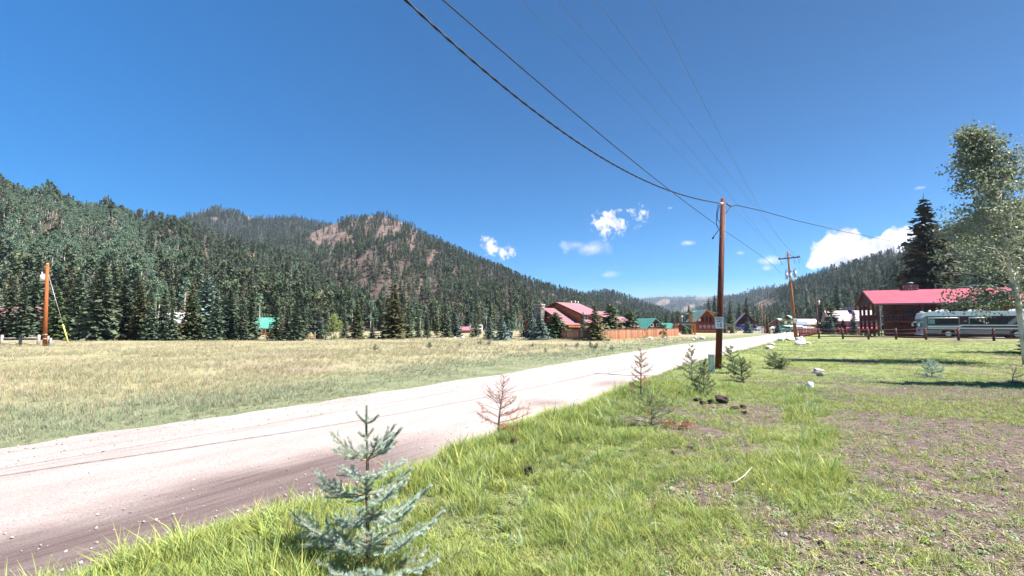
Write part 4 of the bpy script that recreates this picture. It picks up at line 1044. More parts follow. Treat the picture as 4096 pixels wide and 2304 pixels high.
# driveway pad under the coach
dp = [h5.matrix_basis @ Vector((x, y, 0)) for x, y in ((-.5, -13.5), (17, -17), (17, -5.6), (-.5, -5.6))]
n = 14; V = []; Fq = []
for i in range(n + 1):
    for j in range(n + 1):
        a = dp[0].lerp(dp[1], i / n); b2 = dp[3].lerp(dp[2], i / n); c = a.lerp(b2, j / n); V.append((c.x, c.y, hz1(c.x, c.y) + .06))
for i in range(n):
    for j in range(n): Fq.append((i * (n + 1) + j, (i + 1) * (n + 1) + j, (i + 1) * (n + 1) + j + 1, i * (n + 1) + j + 1))
M['asphalt'] = mat('asphalt', (.13, .135, .15), (.19, .195, .21), scale=2, rough=.9, bump=.2, bscale=40)
tag(obj('driveway', mesh_np('driveway', np.array(V), [np.array(Fq)], [M['asphalt']])), kind='structure')
# pale gravel track in front of the chalet
tr = [GP(*p) for p in ((678, 334.6), (700, 334.3), (725, 334.2), (750, 334.3), (772, 334.6), (790, 334.2))]
V = []; Fq = []
for k in range(len(tr) - 1):
    for s_ in range(6):
        c = tr[k].lerp(tr[k + 1], s_ / 6)
        for dy in (-1.1, 0, 1.6): V.append((c.x, c.y + dy, hz1(c.x, c.y + dy) + .035))
m_ = len(V) // 3
for k in range(m_ - 1):
    for j in range(2): Fq.append((k * 3 + j, (k + 1) * 3 + j, (k + 1) * 3 + j + 1, k * 3 + j + 1))
M['track'] = mat('track_gravel', (.40, .33, .29), (.50, .43, .39), scale=.6, rough=.95)
tag(obj('gravel_track', mesh_np('gravel_track', np.array(V), [np.array(Fq)], [M['track']])), kind='structure')
# ------------------------------------------------------------------ motor coach
RVO = P(923.5, 342.5, 57.5); RVO.z = hz1(RVO.x, RVO.y) + .07
rv = thing('motor_coach', 'long white and maroon motor coach parked behind the rail fence', 'motorhome', RVO, math.radians(-28))
RL = 11.6; WD = 2.5; HT = 3.05
def side_poly(x0, x1, z0, z1, m, name, y=-.0, t=.02, par=rv):
    return MB().box(x0, x1, y - t, y, z0, z1).build(name, m, par)
body = MB().prism([(.0, .42), (.05, 1.2), (-.08, 2.2), (.12, HT - .12), (.5, HT), (RL, HT), (RL, .42)], 'y', 0, WD).build('body', M['rv_silver'], rv, bevel=.05)
MB().prism([(-.12, 2.33), (.10, HT - .06), (.55, HT + .05), (RL + .02, HT + .05), (RL + .02, 2.62), (.35, 2.58)], 'y', -.03, WD + .03).build('roof_cap', M['rv_white'], rv)
side_poly(.35, RL, 2.50, 2.60, M['rv_maroon'], 'trim_band', -.001, .03)
side_poly(.5, RL, 1.55, 2.49, M['rv_maroon'], 'window_band', -.001, .012)
w = side_poly(.62, 3.3, 1.62, 2.32, M['glass_dark'], 'window', -.014, .02)
side_poly(.66, 1.18, 1.68, 2.22, M['glass_teal'], 'pane', -.035, .01, par=w); 
w = side_poly(4.35, 5.5, 1.66, 2.34, M['glass_dark'], 'window', -.014, .02)
w = side_poly(6.0, 7.6, 1.66, 2.34, M['glass_dark'], 'window', -.014, .02)
for (a, b_) in ((.55, 3.4), (4.25, 5.6)):
    aw = MB().cyl((a, -.09, 2.40), (b_, -.09, 2.40), .075, .075, 8).build('awning', M['white'], rv)
    for x in (a + .02, b_ - .02): MB().beam((x, -.07, 1.68), (x, -.07, 2.38), .05, .05).build('awning_arm', M['grey_paint'], aw)
MB().add([(8.3, -.014, 2.47), (8.9, -.014, 2.47), (8.0, -.014, 1.62), (7.4, -.014, 1.62), (8.3, -.03, 2.47), (8.9, -.03, 2.47), (8.0, -.03, 1.62), (7.4, -.03, 1.62)], [(3, 2, 1, 0), (4, 5, 6, 7), (0, 1, 5, 4), (1, 2, 6, 5), (2, 3, 7, 6), (3, 0, 4, 7)]).build('slanted_stripe', M['rv_silver'], rv)
for z0, nm in ((1.42, 'chrome_stripe'), (1.18, 'chrome_stripe')):
    if z0 > 1.4:
        MB().prism([(.5, z0 - .12), (3.3, z0 - .12), (3.7, z0 + .03), (RL, z0 + .03), (RL, z0 + .15), (3.55, z0 + .15), (3.2, z0), (.5, z0)], 'y', -.04, -.002).build(nm, M['rv_white'], rv)
    else:
        MB().box(.5, RL, -.04, -.002, z0 - .07, z0 + .03).build(nm, M['rv_white'], rv)
MB().box(3.6, RL, -.03, -.002, 1.26, 1.42).build('dark_stripe', M['rv_maroon'], rv)
MB().box(.1, RL, .04, WD - .04, .3, .5).build('skirt', M['rv_maroon'], rv)
ov = MB(); ov.add([(3.95 + .16 * math.cos(a), -.045, 2.0 + .055 * math.sin(a)) for a in [i * .5236 for i in range(12)]], [tuple(range(12))]); ov.build('emblem', M['grey_paint'], rv)
for x in (1.6, 4.6, 8.2):
    ac = MB().prism([(x - .05, HT + .05), (x + .12, HT + .24), (x + .35, HT + .34), (x + 1.05, HT + .34), (x + 1.15, HT + .22), (x + 1.15, HT + .05)], 'y', .75, 1.75).build('air_conditioner', M['white'], rv, bevel=.03)
    for k in range(4): MB().box(x + .55 + k * .1, x + .6 + k * .1, .74, .752, HT + .12, HT + .24).build('louvre', M['grey_paint'], ac)
MB().box(.75, 8.0, .35, .42, HT + .05, HT + .12).build('roof_rail', M['steel'], rv)
MB().cyl((1.05, 1.2, HT + .05), (1.05, 1.2, HT + .3), .16, .12, 10).build('satellite_dome', M['white'], rv)
for x in (.25, .42): MB().cyl((x, .7, HT - .02), (x - .25, .7, HT + .12), .05, .08, 8).build('air_horn', M['steel'], rv)
# front end (faces left): windscreen, mirrors, grille, lamps, bumper
MB().add([(.04, .12, 1.28), (.04, WD - .12, 1.28), (-.09, WD - .12, 2.18), (-.09, .12, 2.18), (.0, .12, 1.28), (.0, WD - .12, 1.28), (-.125, WD - .12, 2.18), (-.125, .12, 2.18)],
         [(0, 1, 2, 3), (7, 6, 5, 4), (0, 4, 5, 1), (1, 5, 6, 2), (2, 6, 7, 3), (3, 7, 4, 0)]).build('windscreen', M['glass_teal'], rv)
MB().add([(-.11, .02, 2.2), (-.11, WD - .02, 2.2), (.14, WD - .02, HT - .1), (.14, .02, HT - .1), (-.15, .02, 2.2), (-.15, WD - .02, 2.2), (.1, WD - .02, HT - .08), (.1, .02, HT - .08)],
         [(0, 1, 2, 3), (7, 6, 5, 4), (0, 4, 5, 1), (1, 5, 6, 2), (2, 6, 7, 3), (3, 7, 4, 0)]).build('visor', M['rv_front_shade'], rv)
MB().box(-.05, .04, .05, WD - .05, .55, 1.24).build('front_panel', M['rv_front_shade'], rv)
gr = MB().box(-.09, -.051, .7, WD - .7, .72, 1.08).build('grille', M['steel_dark'], rv)
for y in (.28, WD - .28):
    MB().cyl((-.052, y, .85), (-.1, y, .85), .13, .12, 10).build('headlight', M['porcelain'], rv)
MB().box(-.22, .05, .0, WD, .34, .56).build('bumper', M['rv_white'], rv)
for y in (-.12, WD + .12):
    mr = MB().tube([(.1, y * .6 if y < 0 else WD + .05, 1.9), (-.25, y, 1.88), (-.36, y, 1.6), (-.28, y, 1.42)], .04, 6).build('mirror_arm', M['white'], rv)
    MB().box(-.42, -.3, y - .12, y + .12, 1.38, 1.75).build('mirror', M['white'], mr)
def wheel(parent, x, y, r, wdt=.26):
    w = MB(); n = 20
    w.cyl((x, y, r), (x, y + wdt, r), r, r, n); wo = w.build('wheel', M['tyre'], parent)
    MB().cyl((x, y - .02, r), (x, y + .04, r), r * .58, r * .58, 14).build('rim', M['steel'], wo)
    MB().cyl((x, y - .05, r), (x, y - .019, r), r * .2, r * .24, 8).build('hub', M['porcelain'], wo)
for x in (2.35, 8.3):
    MB().cyl((x, -.012, .52), (x, .3, .52), .66, .66, 18).build('wheel_arch', M['sign_black'], rv)
    wheel(rv, x, -.02, .5); wheel(rv, x, WD - .24, .5)
for x in (3.6, 5.1, 6.7): MB().box(x, x + 1.3, -.012, -.001, .56, 1.0).build('locker_door', M['rv_silver'], rv)

# ------------------------------------------------------------------ small vehicles down the road
def car(name, label, px, py, Yd, rz, L_, kind, paint, cat):
    q = P(px, py, Yd); q.z = hz1(q.x, q.y)
    t = thing(name, label, cat, q, math.radians(rz)); w = 1.8
    if kind == 'pickup':
        prof = [(0, .45), (0, .95), (.25, 1.05), (1.15, 1.1), (1.6, 1.62), (2.75, 1.66), (2.95, 1.08), (L_, 1.05), (L_, .45)]; wins = [[(1.35, 1.12), (1.7, 1.55), (2.15, 1.56), (2.15, 1.12)], [(2.22, 1.12), (2.22, 1.56), (2.66, 1.57), (2.8, 1.12)]]
    elif kind == 'van':
        prof = [(0, .4), (0, 1.0), (.6, 1.15), (1.1, 1.85), (L_ - .1, 1.9), (L_, 1.2), (L_, .4)]; wins = [[(.85, 1.18), (1.2, 1.72), (2.2, 1.74), (2.2, 1.18)], [(2.35, 1.18), (2.35, 1.74), (L_ - .3, 1.74), (L_ - .25, 1.18)]]
    else:
        prof = [(0, .38), (0, .75), (.9, .88), (1.5, 1.36), (2.9, 1.38), (3.6, .95), (L_, .85), (L_, .38)]; wins = [[(1.15, .92), (1.6, 1.28), (2.2, 1.3), (2.2, .92)], [(2.3, .92), (2.3, 1.3), (2.85, 1.3), (3.3, .95)]]
    MB().prism(prof, 'y', -w / 2, w / 2).build('body', paint, t, bevel=.05)
    for wn_ in wins:
        for sgn in (-1, 1):
            y0 = sgn * w / 2; MB().prism(wn_, 'y', y0 - .012, y0 + .012).build('window', M['glass_dark'], t)
    for x in (.8, L_ - .9):
        for y in (-w / 2 - .02, w / 2 - .2): wheel(t, x, y, .34, .22)
    MB().box(-.03, .0, -.75, -.45, .62, .78).build('headlight', M['porcelain'], t); MB().box(-.03, .0, .45, .75, .62, .78).build('headlight', M['porcelain'], t)
    MB().box(-.08, .02, -.85, .85, .36, .52).build('bumper', M['steel'], t)
    return t
car('pickup_truck', 'dark green pickup truck parked beside the white carport', 793.2, 327.3, 122, 184, 5.2, 'pickup', M['car_green'], 'pickup')
car('parked_van', 'dark blue van parked between the chalet and the dark cabin', 737.2, 328, 142, 5, 4.6, 'van', M['car_blue'], 'van')
car('parked_car', 'pale silver car beside the dark cabin stairs', 755, 328, 140, 4, 4.4, 'car', M['car_silver'], 'car')
car('parked_car', 'white and blue car in front of the red house', 770.5, 327.5, 150, 20, 4.4, 'car', M['car_white'], 'car')
car('parked_car', 'white car standing in front of the white roofed house', 802, 325.5, 185, 8, 4.5, 'car', M['car_white'], 'car')
car('parked_van', 'white van parked at the foot of the scree bank', 465.5, 326, 112, 15, 4.0, 'van', M['car_white'], 'van')

# ------------------------------------------------------------------ utility poles
def leaning(px0, py0, px1, py1, Yd):
    a = P(px0, py0, Yd); b_ = P(px1, py1, Yd); k = (a.z - (hz1(a.x, a.y) - .3)) / (b_.z - a.z)
    return a - (b_ - a) * k, b_
# 1: tall red-brown pole by the road
a, FT = leaning(718.2, 361, 723, 198.8, 18.5)
fp = thing('utility_pole', 'thick red brown utility pole with frayed top carrying the speed limit sign', 'utility pole', a)
d = FT - a
post = MB().cyl((0, 0, 0), d, .118, .085, 20).build('post', M['pole'], fp)
MB().tube([d * .02 + Vector((.118, -.03, 0)), d * .5 + Vector((.105, -.03, 0)), d * .93 + Vector((.09, -.03, 0))], .012, 5).build('ground_wire', M['steel_dark'], fp)
MB().cyl(d + Vector((-.17, -.06, -.22)), d + Vector((-.04, -.06, -.2)), .04, .05, 8).build('insulator', M['porcelain'], fp)
MB().cyl(d + Vector((.12, -.03, -.2)), d + Vector((.3, .0, -.3)), .03, .04, 8).build('insulator', M['steel_dark'], fp)
for pts in ([(-.22, -.06, -.22), (-.3, -.06, -.6), (-.32, -.06, -1.1), (-.24, -.06, -1.25), (-.2, -.06, -1.28), (-.1, -.06, -1.28)],
            [(-.15, -.06, -.25), (-.27, -.05, -.6), (-.26, -.05, -.85), (-.18, -.05, -.95), (-.1, -.05, -.94)],
            [(-.1, -.06, -1.28), (-.28, -.06, -1.32), (-.44, -.06, -1.55)], [(-.18, -.05, -.95), (-.17, -.05, -1.15), (-.2, -.05, -1.26)]):
    MB().tube([d + Vector(p) for p in pts], .014, 5).build('jumper_cable', M['wire'], fp)
MB().cyl(d + Vector((-.43, -.06, -1.53)), d + Vector((-.5, -.06, -1.63)), .03, .035, 7).build('cable_end', M['wire'], fp)
for zf in (.35, .62, .78): MB().cyl(d * zf + Vector((-.08, -.05, 0)), d * zf + Vector((-.12, -.1, 0)), .02, .02, 6).build('bolt', M['steel_dark'], fp)

def text_mesh(s, size, m, parent, loc, rot, name='lettering'):
    cu = bpy.data.curves.new('lettering', 'FONT'); cu.body = s; cu.size = size; cu.align_x = 'CENTER'; cu.align_y = 'CENTER'; cu.extrude = .002; cu.offset = size * .018
    tmp = bpy.data.objects.new('lettering_source', cu); COL.objects.link(tmp)
    bpy.context.view_layer.update()
    me = bpy.data.meshes.new_from_object(tmp.evaluated_get(bpy.context.evaluated_depsgraph_get()))
    bpy.data.objects.remove(tmp); me.materials.clear(); me.materials.append(m)
    o = bpy.data.objects.new(name, me); o.location = loc; o.rotation_euler = rot; link(o, parent); return o
def speed_sign(name, label, c, w, h, rz, lines, cat='sign'):
    t = thing(name, label, cat, c, rz)
    def rrect(w, h, r, y0, y1):
        pts = []
        for cx, cz, a0 in ((w / 2 - r, h / 2 - r, 0), (-w / 2 + r, h / 2 - r, 90), (-w / 2 + r, -h / 2 + r, 180), (w / 2 - r, -h / 2 + r, 270)):
            for k in range(5): a = math.radians(a0 + k * 22.5); pts.append((cx + r * math.cos(a), cz + r * math.sin(a)))
        return MB().prism(pts, 'y', y0, y1)
    rrect(w, h, w * .09, -.004, .004).build('panel', M['steel'], t)
    rrect(w * .985, h * .985, w * .085, -.006, -.0041).build('face', M['sign_white'], t)
    # thin black border
    b_ = MB(); e = w * .045; bw = w * .022
    b_.box(-w / 2 + e, w / 2 - e, -.0078, -.0061, h / 2 - e - bw, h / 2 - e); b_.box(-w / 2 + e, w / 2 - e, -.0078, -.0061, -h / 2 + e, -h / 2 + e + bw)
    b_.box(-w / 2 + e, -w / 2 + e + bw, -.0078, -.0061, -h / 2 + e + bw, h / 2 - e - bw); b_.box(w / 2 - e - bw, w / 2 - e, -.0078, -.0061, -h / 2 + e + bw, h / 2 - e - bw)
    b_.build('border', M['sign_black'], t)
    for s_, z, sz in lines: text_mesh(s_, sz, M['sign_black'], t, (0, -.009, z), (math.pi / 2, 0, 0))
    for z in (h * .44, -h * .44): MB().cyl((0, -.012, z), (0, .0, z), .008, .008, 8).build('bolt', M['steel_dark'], t)
    return t
sc_ = P(717.8, 322.8, 18.25)
ax = a + d * ((sc_.z - a.z) / d.z)
speed_sign('speed_limit_sign', 'white speed limit 15 sign bolted to the thick red brown pole', (ax.x - .06, ax.y - .135, sc_.z), .325, .455, math.radians(-26),
           (('SPEED', .145, .088), ('LIMIT', .055, .088), ('15', -.10, .20)))
# 2: pole with crossarm and transformers
a, CT = leaning(796.0, 340.5, 787.6, 251.2, 52.0)
cp = thing('utility_pole', 'orange brown utility pole with crossarm and three hanging grey transformers', 'utility pole', a)
d = CT - a
MB().cyl((0, 0, 0), d, .18, .09, 14).build('post', M['pole_brown'], cp)
armc = d * .925
al = Vector((-1.05, .25, -.13)); ar = Vector((1.05, -.25, .05)); armoff = Vector((0, -.16, 0))
k = 1.0
MB().beam(armc + armoff + al, armc + armoff + ar, .11, .13).build('crossarm', M['arm'], cp)
for s_ in (al * .42, ar * .42):
    MB().beam(armc + armoff + s_ + Vector((0, .06, .06)), d * .967 + Vector((0, -.12, 0)), .04, .03).build('brace', M['steel_dark'], cp)
insul = []
for f in (-.95, -.86, .45, .8, .95):
    p = armc + armoff + (ar if f > 0 else al) * abs(f)
    MB().cyl(p + Vector((0, 0, .06)), p + Vector((0, 0, .2)), .05, .035, 8).build('insulator', M['steel_dark'], cp); insul.append(p + Vector((0, 0, .2)))
for f in (-.84, .4, .82):
    p = armc + armoff + (ar if f > 0 else al) * abs(f) + Vector((0, -.08, -.08))
    MB().tube([p, p + Vector((.02, 0, -.3)), p + Vector((.05, 0, -.36)), p + Vector((.08, 0, -.62))], .022, 5).build('fuse_cutout', M['steel_dark'], cp)
for (ox, oy, zz, r) in ((-.45, -.1, .70, .13), (-.16, -.34, .69, .14), (.5, -.12, .72, .165)):
    b0 = d * zz + Vector((ox, oy, 0))
    tf = MB().cyl(b0 + Vector((0, 0, -.12)), b0 + Vector((0, 0, .62)), r * .9, r * .9, 14).cyl(b0 + Vector((0, 0, .62)), b0 + Vector((0, 0, .7)), r, r * .8, 14).build('transformer', M['grey_paint'], cp)
    for bx in (-.06, .06): MB().cyl(b0 + Vector((bx, 0, .69)), b0 + Vector((bx * 1.6, 0, 1.0)), .03, .018, 7).build('bushing', M['steel_dark'], tf)
    MB().tube([b0 + Vector((0, 0, .5)), d * (zz + .055) + Vector((0, -.1, 0))], .03, 5).build('bracket', M['steel_dark'], tf)
    MB().tube([b0 + Vector((0, 0, .2)), d * (zz + .02) + Vector((0, -.1, 0))], .03, 5).build('bracket', M['steel_dark'], tf)
s2 = P(791.8, 320.5, 51.7)
ax = a + d * ((s2.z - a.z) / d.z)
speed_sign('small_speed_sign', 'small white 15 sign nailed to the orange brown crossarm pole', (ax.x, ax.y - .22, s2.z), .42, .5, math.radians(-8), (('15', -.02, .26),))
# 3: orange pole at the far side of the meadow with transformer and guy wire
a, LT = leaning(44.7, 346.3, 47.6, 263, 44.5)
lp = thing('utility_pole', 'weathered orange utility pole with white transformer and yellow guyed stay', 'utility pole', a)
d = LT - a
MB().cyl((0, 0, 0), d, .17, .12, 12).build('post', M['pole_orange'], lp)
b0 = d * .79 + Vector((-.34, -.05, 0))
tf = MB().cyl(b0, b0 + Vector((0, 0, .58)), .22, .22, 14).cyl(b0 + Vector((0, 0, .58)), b0 + Vector((0, 0, .65)), .23, .16, 14).build('transformer', M['porcelain'], lp)
MB().cyl(b0 + Vector((-.12, 0, .65)), b0 + Vector((-.14, 0, .85)), .04, .03, 7).build('bushing', M['porcelain'], tf)
MB().tube([b0 + Vector((.15, 0, .4)), d * .84], .03, 5).build('bracket', M['steel_dark'], tf)
ga = d * .86 + Vector((.12, 0, 0)); gb = P(68.6, 343.7, 44.8) - a; gm = ga.lerp(gb, .72)
MB().cyl(ga, gm, .018, .018, 6).build('guy_wire', M['steel'], lp)
MB().cyl(gm, gb, .055, .055, 8).build('guy_guard', M['yellow'], lp)
for zf in (.12, .17): MB().cyl(d * zf - Vector((0, 0, .02)), d * zf + Vector((0, 0, .03)), .178, .178, 12).build('band', M['steel'], lp)
MB().cyl(d * .98 + Vector((.1, -.1, 0)), d * .98 + Vector((.12, -.1, .12)), .04, .03, 7).build('insulator', M['porcelain'], lp)
# 4: dark pole down the road, 5/6: slim poles near the cabins
a, DT = leaning(818, 329.6, 816.2, 297.5, 112.0)
dpole = thing('utility_pole', 'dark weathered utility pole with one white transformer at the road bend', 'utility pole', a); d = DT - a
MB().cyl((0, 0, 0), d, .2, .14, 10).build('post', M['pole_dark'], dpole)
MB().beam(d * .97 + Vector((-1.1, -.2, 0)), d * .97 + Vector((1.0, -.2, .05)), .1, .12).build('crossarm', M['arm'], dpole)
b0 = d * .80 + Vector((.45, -.1, 0)); MB().cyl(b0, b0 + Vector((0, 0, .95)), .28, .28, 12).build('transformer', M['grey_paint'], dpole)
MB().cyl((.0, -.25, 0), d * .12 + Vector((0, -.25, 0)), .12, .12, 8).build('meter_box', M['grey_paint'], dpole)
for (px0, py0, px1, py1, Yd, lab) in ((762.3, 333.2, 761.7, 305, 100, 'slim brown service pole beside the tall spruce by the track'), (764.6, 332.8, 765.2, 314, 101, 'short grey service pole with a red meter box at its foot')):
    a, b_ = leaning(px0, py0, px1, py1, Yd)
    t = thing('service_pole', lab, 'pole', a); d = b_ - a
    MB().cyl((0, 0, 0), d, .11, .08, 8).build('post', M['pole_brown'] if Yd == 100 else M['pole_dark'], t)
    MB().box(-.2, .2, -.3, -.1, .3, 1.6).build('meter_box', M['grey_paint'] if Yd == 100 else M['log_red'], t)
t = thing('lamp_post', 'white topped yard lamp post beyond the pergola', 'lamp post', P(682.5, 333, 125) * 1.0)
t.location.z = 0
hl = P(682.5, 317.5, 125).z
MB().cyl((0, 0, 0), (0, 0, hl), .07, .05, 8).build('post', M['grey_paint'], t)
MB().cyl((0, 0, hl), (0, 0, hl + .4), .22, .26, 10).cyl((0, 0, hl + .4), (0, 0, hl + .55), .28, .05, 10).build('lamp_head', M['white'], t)

# ------------------------------------------------------------------ overhead lines
def twisted(pts, r, pitch, n):
    """three strands wound round each other"""
    pts = [Vector(p) for p in pts]; mb = MB()
    # resample
    segs = []; acc = 0
    for i in range(len(pts) - 1): segs.append((acc, pts[i], pts[i + 1])); acc += (pts[i + 1] - pts[i]).length
    def at(s):
        for a0, p, q in segs:
            l = (q - p).length
            if s <= a0 + l + 1e-6: return p.lerp(q, (s - a0) / l)
        return pts[-1]
    for k in range(2):
        out = []
        for i in range(n + 1):
            s = acc * i / n; c = at(s); an = s / pitch * 2 * math.pi + k * math.pi
            out.append(c + Vector((math.cos(an) * r * .75, 0, math.sin(an) * r * .75)))
        mb.tube(out, r, 5)
    return mb
def px_wire(A3, pts2576, ztop):
    """wire from A3 through image points; the last image point (frame edge) has height ztop; then on to the pole behind the viewer"""
    x, y = pts2576[-1]; dd = ray(x / 2.5156, y / 2.5156); t = (ztop - CAMZ) / dd.z
    Q = Vector((dd.x * t, dd.y * t, ztop)); A2 = Vector((A3.x, A3.y)); B2 = Vector((Q.x, Q.y)); e = (B2 - A2); Ltot = e.length; e.normalize(); nrm = Vector((-e.y, e.x))
    S = [0.0]; Zs = [A3.z]
    for (x, y) in pts2576[:-1]:
        dd = ray(x / 2.5156, y / 2.5156); t = nrm.dot(A2) / nrm.dot(Vector((dd.x, dd.y))); p = dd * t
        S.append((Vector((p.x, p.y)) - A2).dot(e)); Zs.append(CAMZ + p.z)
    S.append(Ltot); Zs.append(ztop)
    c = np.polyfit(S, Zs, 2 if len(S) < 5 else 3, w=[30] + [1] * (len(S) - 2) + [10])
    out = []
    for i in range(41):
        s = Ltot * i / 40; out.append(Vector((A2.x + e.x * s, A2.y + e.y * s, float(np.polyval(c, s)))))
    sl = max(0.0, (out[-1].z - out[-2].z) / (Ltot / 40)); z0 = out[-1].z
    for i in range(1, 13):
        s = i * 2.5; out.append(Vector((B2.x + e.x * s, B2.y + e.y * s, z0 + sl * s * max(.2, 1 - s / 50))))
    return out
w1 = px_wire(FT + Vector((-.15, -.06, -.2)), [(1760, 497), (1700, 487), (1600, 447), (1500, 390), (1300, 240), (1150, 110), (1020, 0)], 6.6)
tag(twisted(w1, .013, .55, 700).build('power_cable', M['wire']), 'black twisted cable ending at the top of the thick red brown pole', 'cable')
w2 = px_wire(P(780.5, 273, 51.6), [(1820, 580), (1710, 490), (1500, 340), (1300, 165), (1115, 0)], 7.3)
tag(MB().tube(w2, .0125, 6).build('power_cable', M['wire']), 'black cable passing the red brown pole and ending below the crossarm transformers', 'cable')
thin = [(insul[0] + cp.location, [(1810, 485), (1560, 250), (1310, 0)]), (insul[1] + cp.location, [(1860, 520), (1640, 268), (1400, 0)]),
        (insul[2] + cp.location, [(1850, 462), (1700, 255), (1500, 0)]), (insul[4] + cp.location, [(1900, 500), (1800, 325), (1640, 0)])]
for A3, pts in thin:
    tag(MB().tube(px_wire(A3, pts, 9.3), .006, 5).build('power_line', M['wire_thin']), 'thin grey overhead line running to the crossarm pole', 'power line', 'thin lines on the crossarm pole')
# lines go on from the crossarm pole to the dark pole
for i, f in ((0, -1), (2, .3), (4, .95)):
    A3 = insul[i] + cp.location; B3 = dpole.location + (DT - dpole.location) * .975 + Vector((f, -.2, .1)); pts = []
    for k in range(25):
        s = k / 24; p = A3.lerp(B3, s); p.z -= 4 * s * (1 - s) * .9; pts.append(p)
    tag(MB().tube(pts, .009, 5).build('power_line', M['wire_thin']), 'thin grey overhead line between the crossarm pole and the dark pole', 'power line', 'thin lines to the dark pole')
# service drop to the lodge
pts = [FT + Vector((.08, 0, -.6)), P(1838 / 2.5156, 520 / 2.5156, 18.8), P(1850 / 2.5156, 515.5 / 2.5156, 19.2), P(1920 / 2.5156, 531 / 2.5156, 23), P(2000 / 2.5156, 554 / 2.5156, 28), P(2120 / 2.5156, 582 / 2.5156, 38), P(2245 / 2.5156, 607 / 2.5156, 50), P(2330 / 2.5156, 640 / 2.5156, 60), P(2390 / 2.5156, 690 / 2.5156, 66)]
tag(twisted(pts, .013, .6, 420).build('service_cable', M['wire']), 'black twisted service cable running from the red brown pole to the lodge', 'cable')

# ------------------------------------------------------------------ fences
def post_rail(name, label, base, n_rails, hpost, r, m, heights, cat='fence', rr=.05, group=None):
    t = thing(name, label, cat, base[0], 0, group); o = Vector(base[0])
    pm = None
    for i, b_ in enumerate(base):
        q = Vector(b_) - o
        mb = MB().cyl((0, 0, -.2), (0, 0, hpost), r, r * .92, 9).cyl((0, 0, hpost), (0, 0, hpost + r * .5), r * .92, r * .45, 9)
        po = mb.build('post', m, t, loc=q)
        po.rotation_euler = (rnd.uniform(-.03, .03), rnd.uniform(-.03, .03), rnd.uniform(0, 6))
        if i < len(base) - 1:
            e = Vector(base[i + 1]) - o
            for h in heights:
                jz = rnd.uniform(-.03, .03)
                MB().tube([q + Vector((0, 0, h + jz)), q.lerp(e, .5) + Vector((0, 0, h + rnd.uniform(-.025, .02))), e + Vector((0, 0, h - jz))], [rr, rr * 1.06, rr * .95], 7).build('rail', m, t)
    return t
def on(p): return Vector((p.x, p.y, hz1(p.x, p.y)))
fa = on(P(797, 340, 59.0)); fb_ = on(P(1075, 341, 41.0))
npst = 10
post_rail('rail_fence', 'red brown log rail fence in front of the motor coach and lodge', [on(fa.lerp(fb_, i / (npst - 1))) for i in range(npst)], 3, 1.18, .11, M['rail_wood'], (.28, .66, 1.05))
fc = on(P(818, 332, 95))
post_rail('rail_fence', 'red brown log rail fence receding along the road towards the dark pole', [on((fa + Vector((.6, .4, 0))).lerp(fc, i / 15)) for i in range(16)], 3, 1.15, .11, M['rail_wood'], (.28, .66, 1.05))
post_rail('rail_fence', 'low log rail fence behind the lawn in front of the blue spruces', [on(P(822, 332, 92).lerp(P(868, 332, 78), i / 7)) for i in range(8)], 2, 1.15, .1, M['rail_wood'], (.45, .95))
post_rail('grey_rail_fence', 'weathered grey rail fence beside the orange pole', [on(P(x, 345, 44.2 + i * .4)) for i, x in enumerate((-42, -20, 1.5, 20, 38.3))], 2, 1.0, .13, M['grey_wood'], (.18, .72), rr=.06)
for i, (px_, lab) in enumerate(((47.5, 'short grey fence post close against the orange pole'), (50.2, 'squat grey fence post just past the orange pole'))):
    t = thing('fence_post', lab, 'post', on(P(px_, 345, 45.2)))
    MB().cyl((0, 0, -.2), (0, 0, .95 - .2 * i), .11, .1, 8).build('post', M['grey_wood'], t)
for i, (px_, hgt, lab) in enumerate(((308.7, .75, 'shorter orange wooden stake at the edge of the meadow'), (314.9, .95, 'taller orange wooden stake at the edge of the meadow'))):
    t = thing('wooden_stake', lab, 'stake', on(P(px_, 338.4, 63)))
    MB().box(-.07, .07, -.03, .03, -.2, hgt).prism([(-.07, hgt), (.07, hgt), (0, hgt + .06)], 'y', -.03, .03).build('stake', M['stake'], t)
for (px_, py_, Yd, lab) in ((760.3 + 9.2, 334, 97, 'brown gate post nearest the spruce on the track'), (774.2, 333.8, 97, 'brown gate post standing by the track mouth'), (786.5, 331.7, 112, 'small brown post in the verge below the green pickup')):
    t = thing('gate_post', lab, 'post', on(P(px_, py_, Yd)))
    MB().cyl((0, 0, -.2), (0, 0, 1.15), .13, .12, 8).build('post', M['rail_wood'], t)

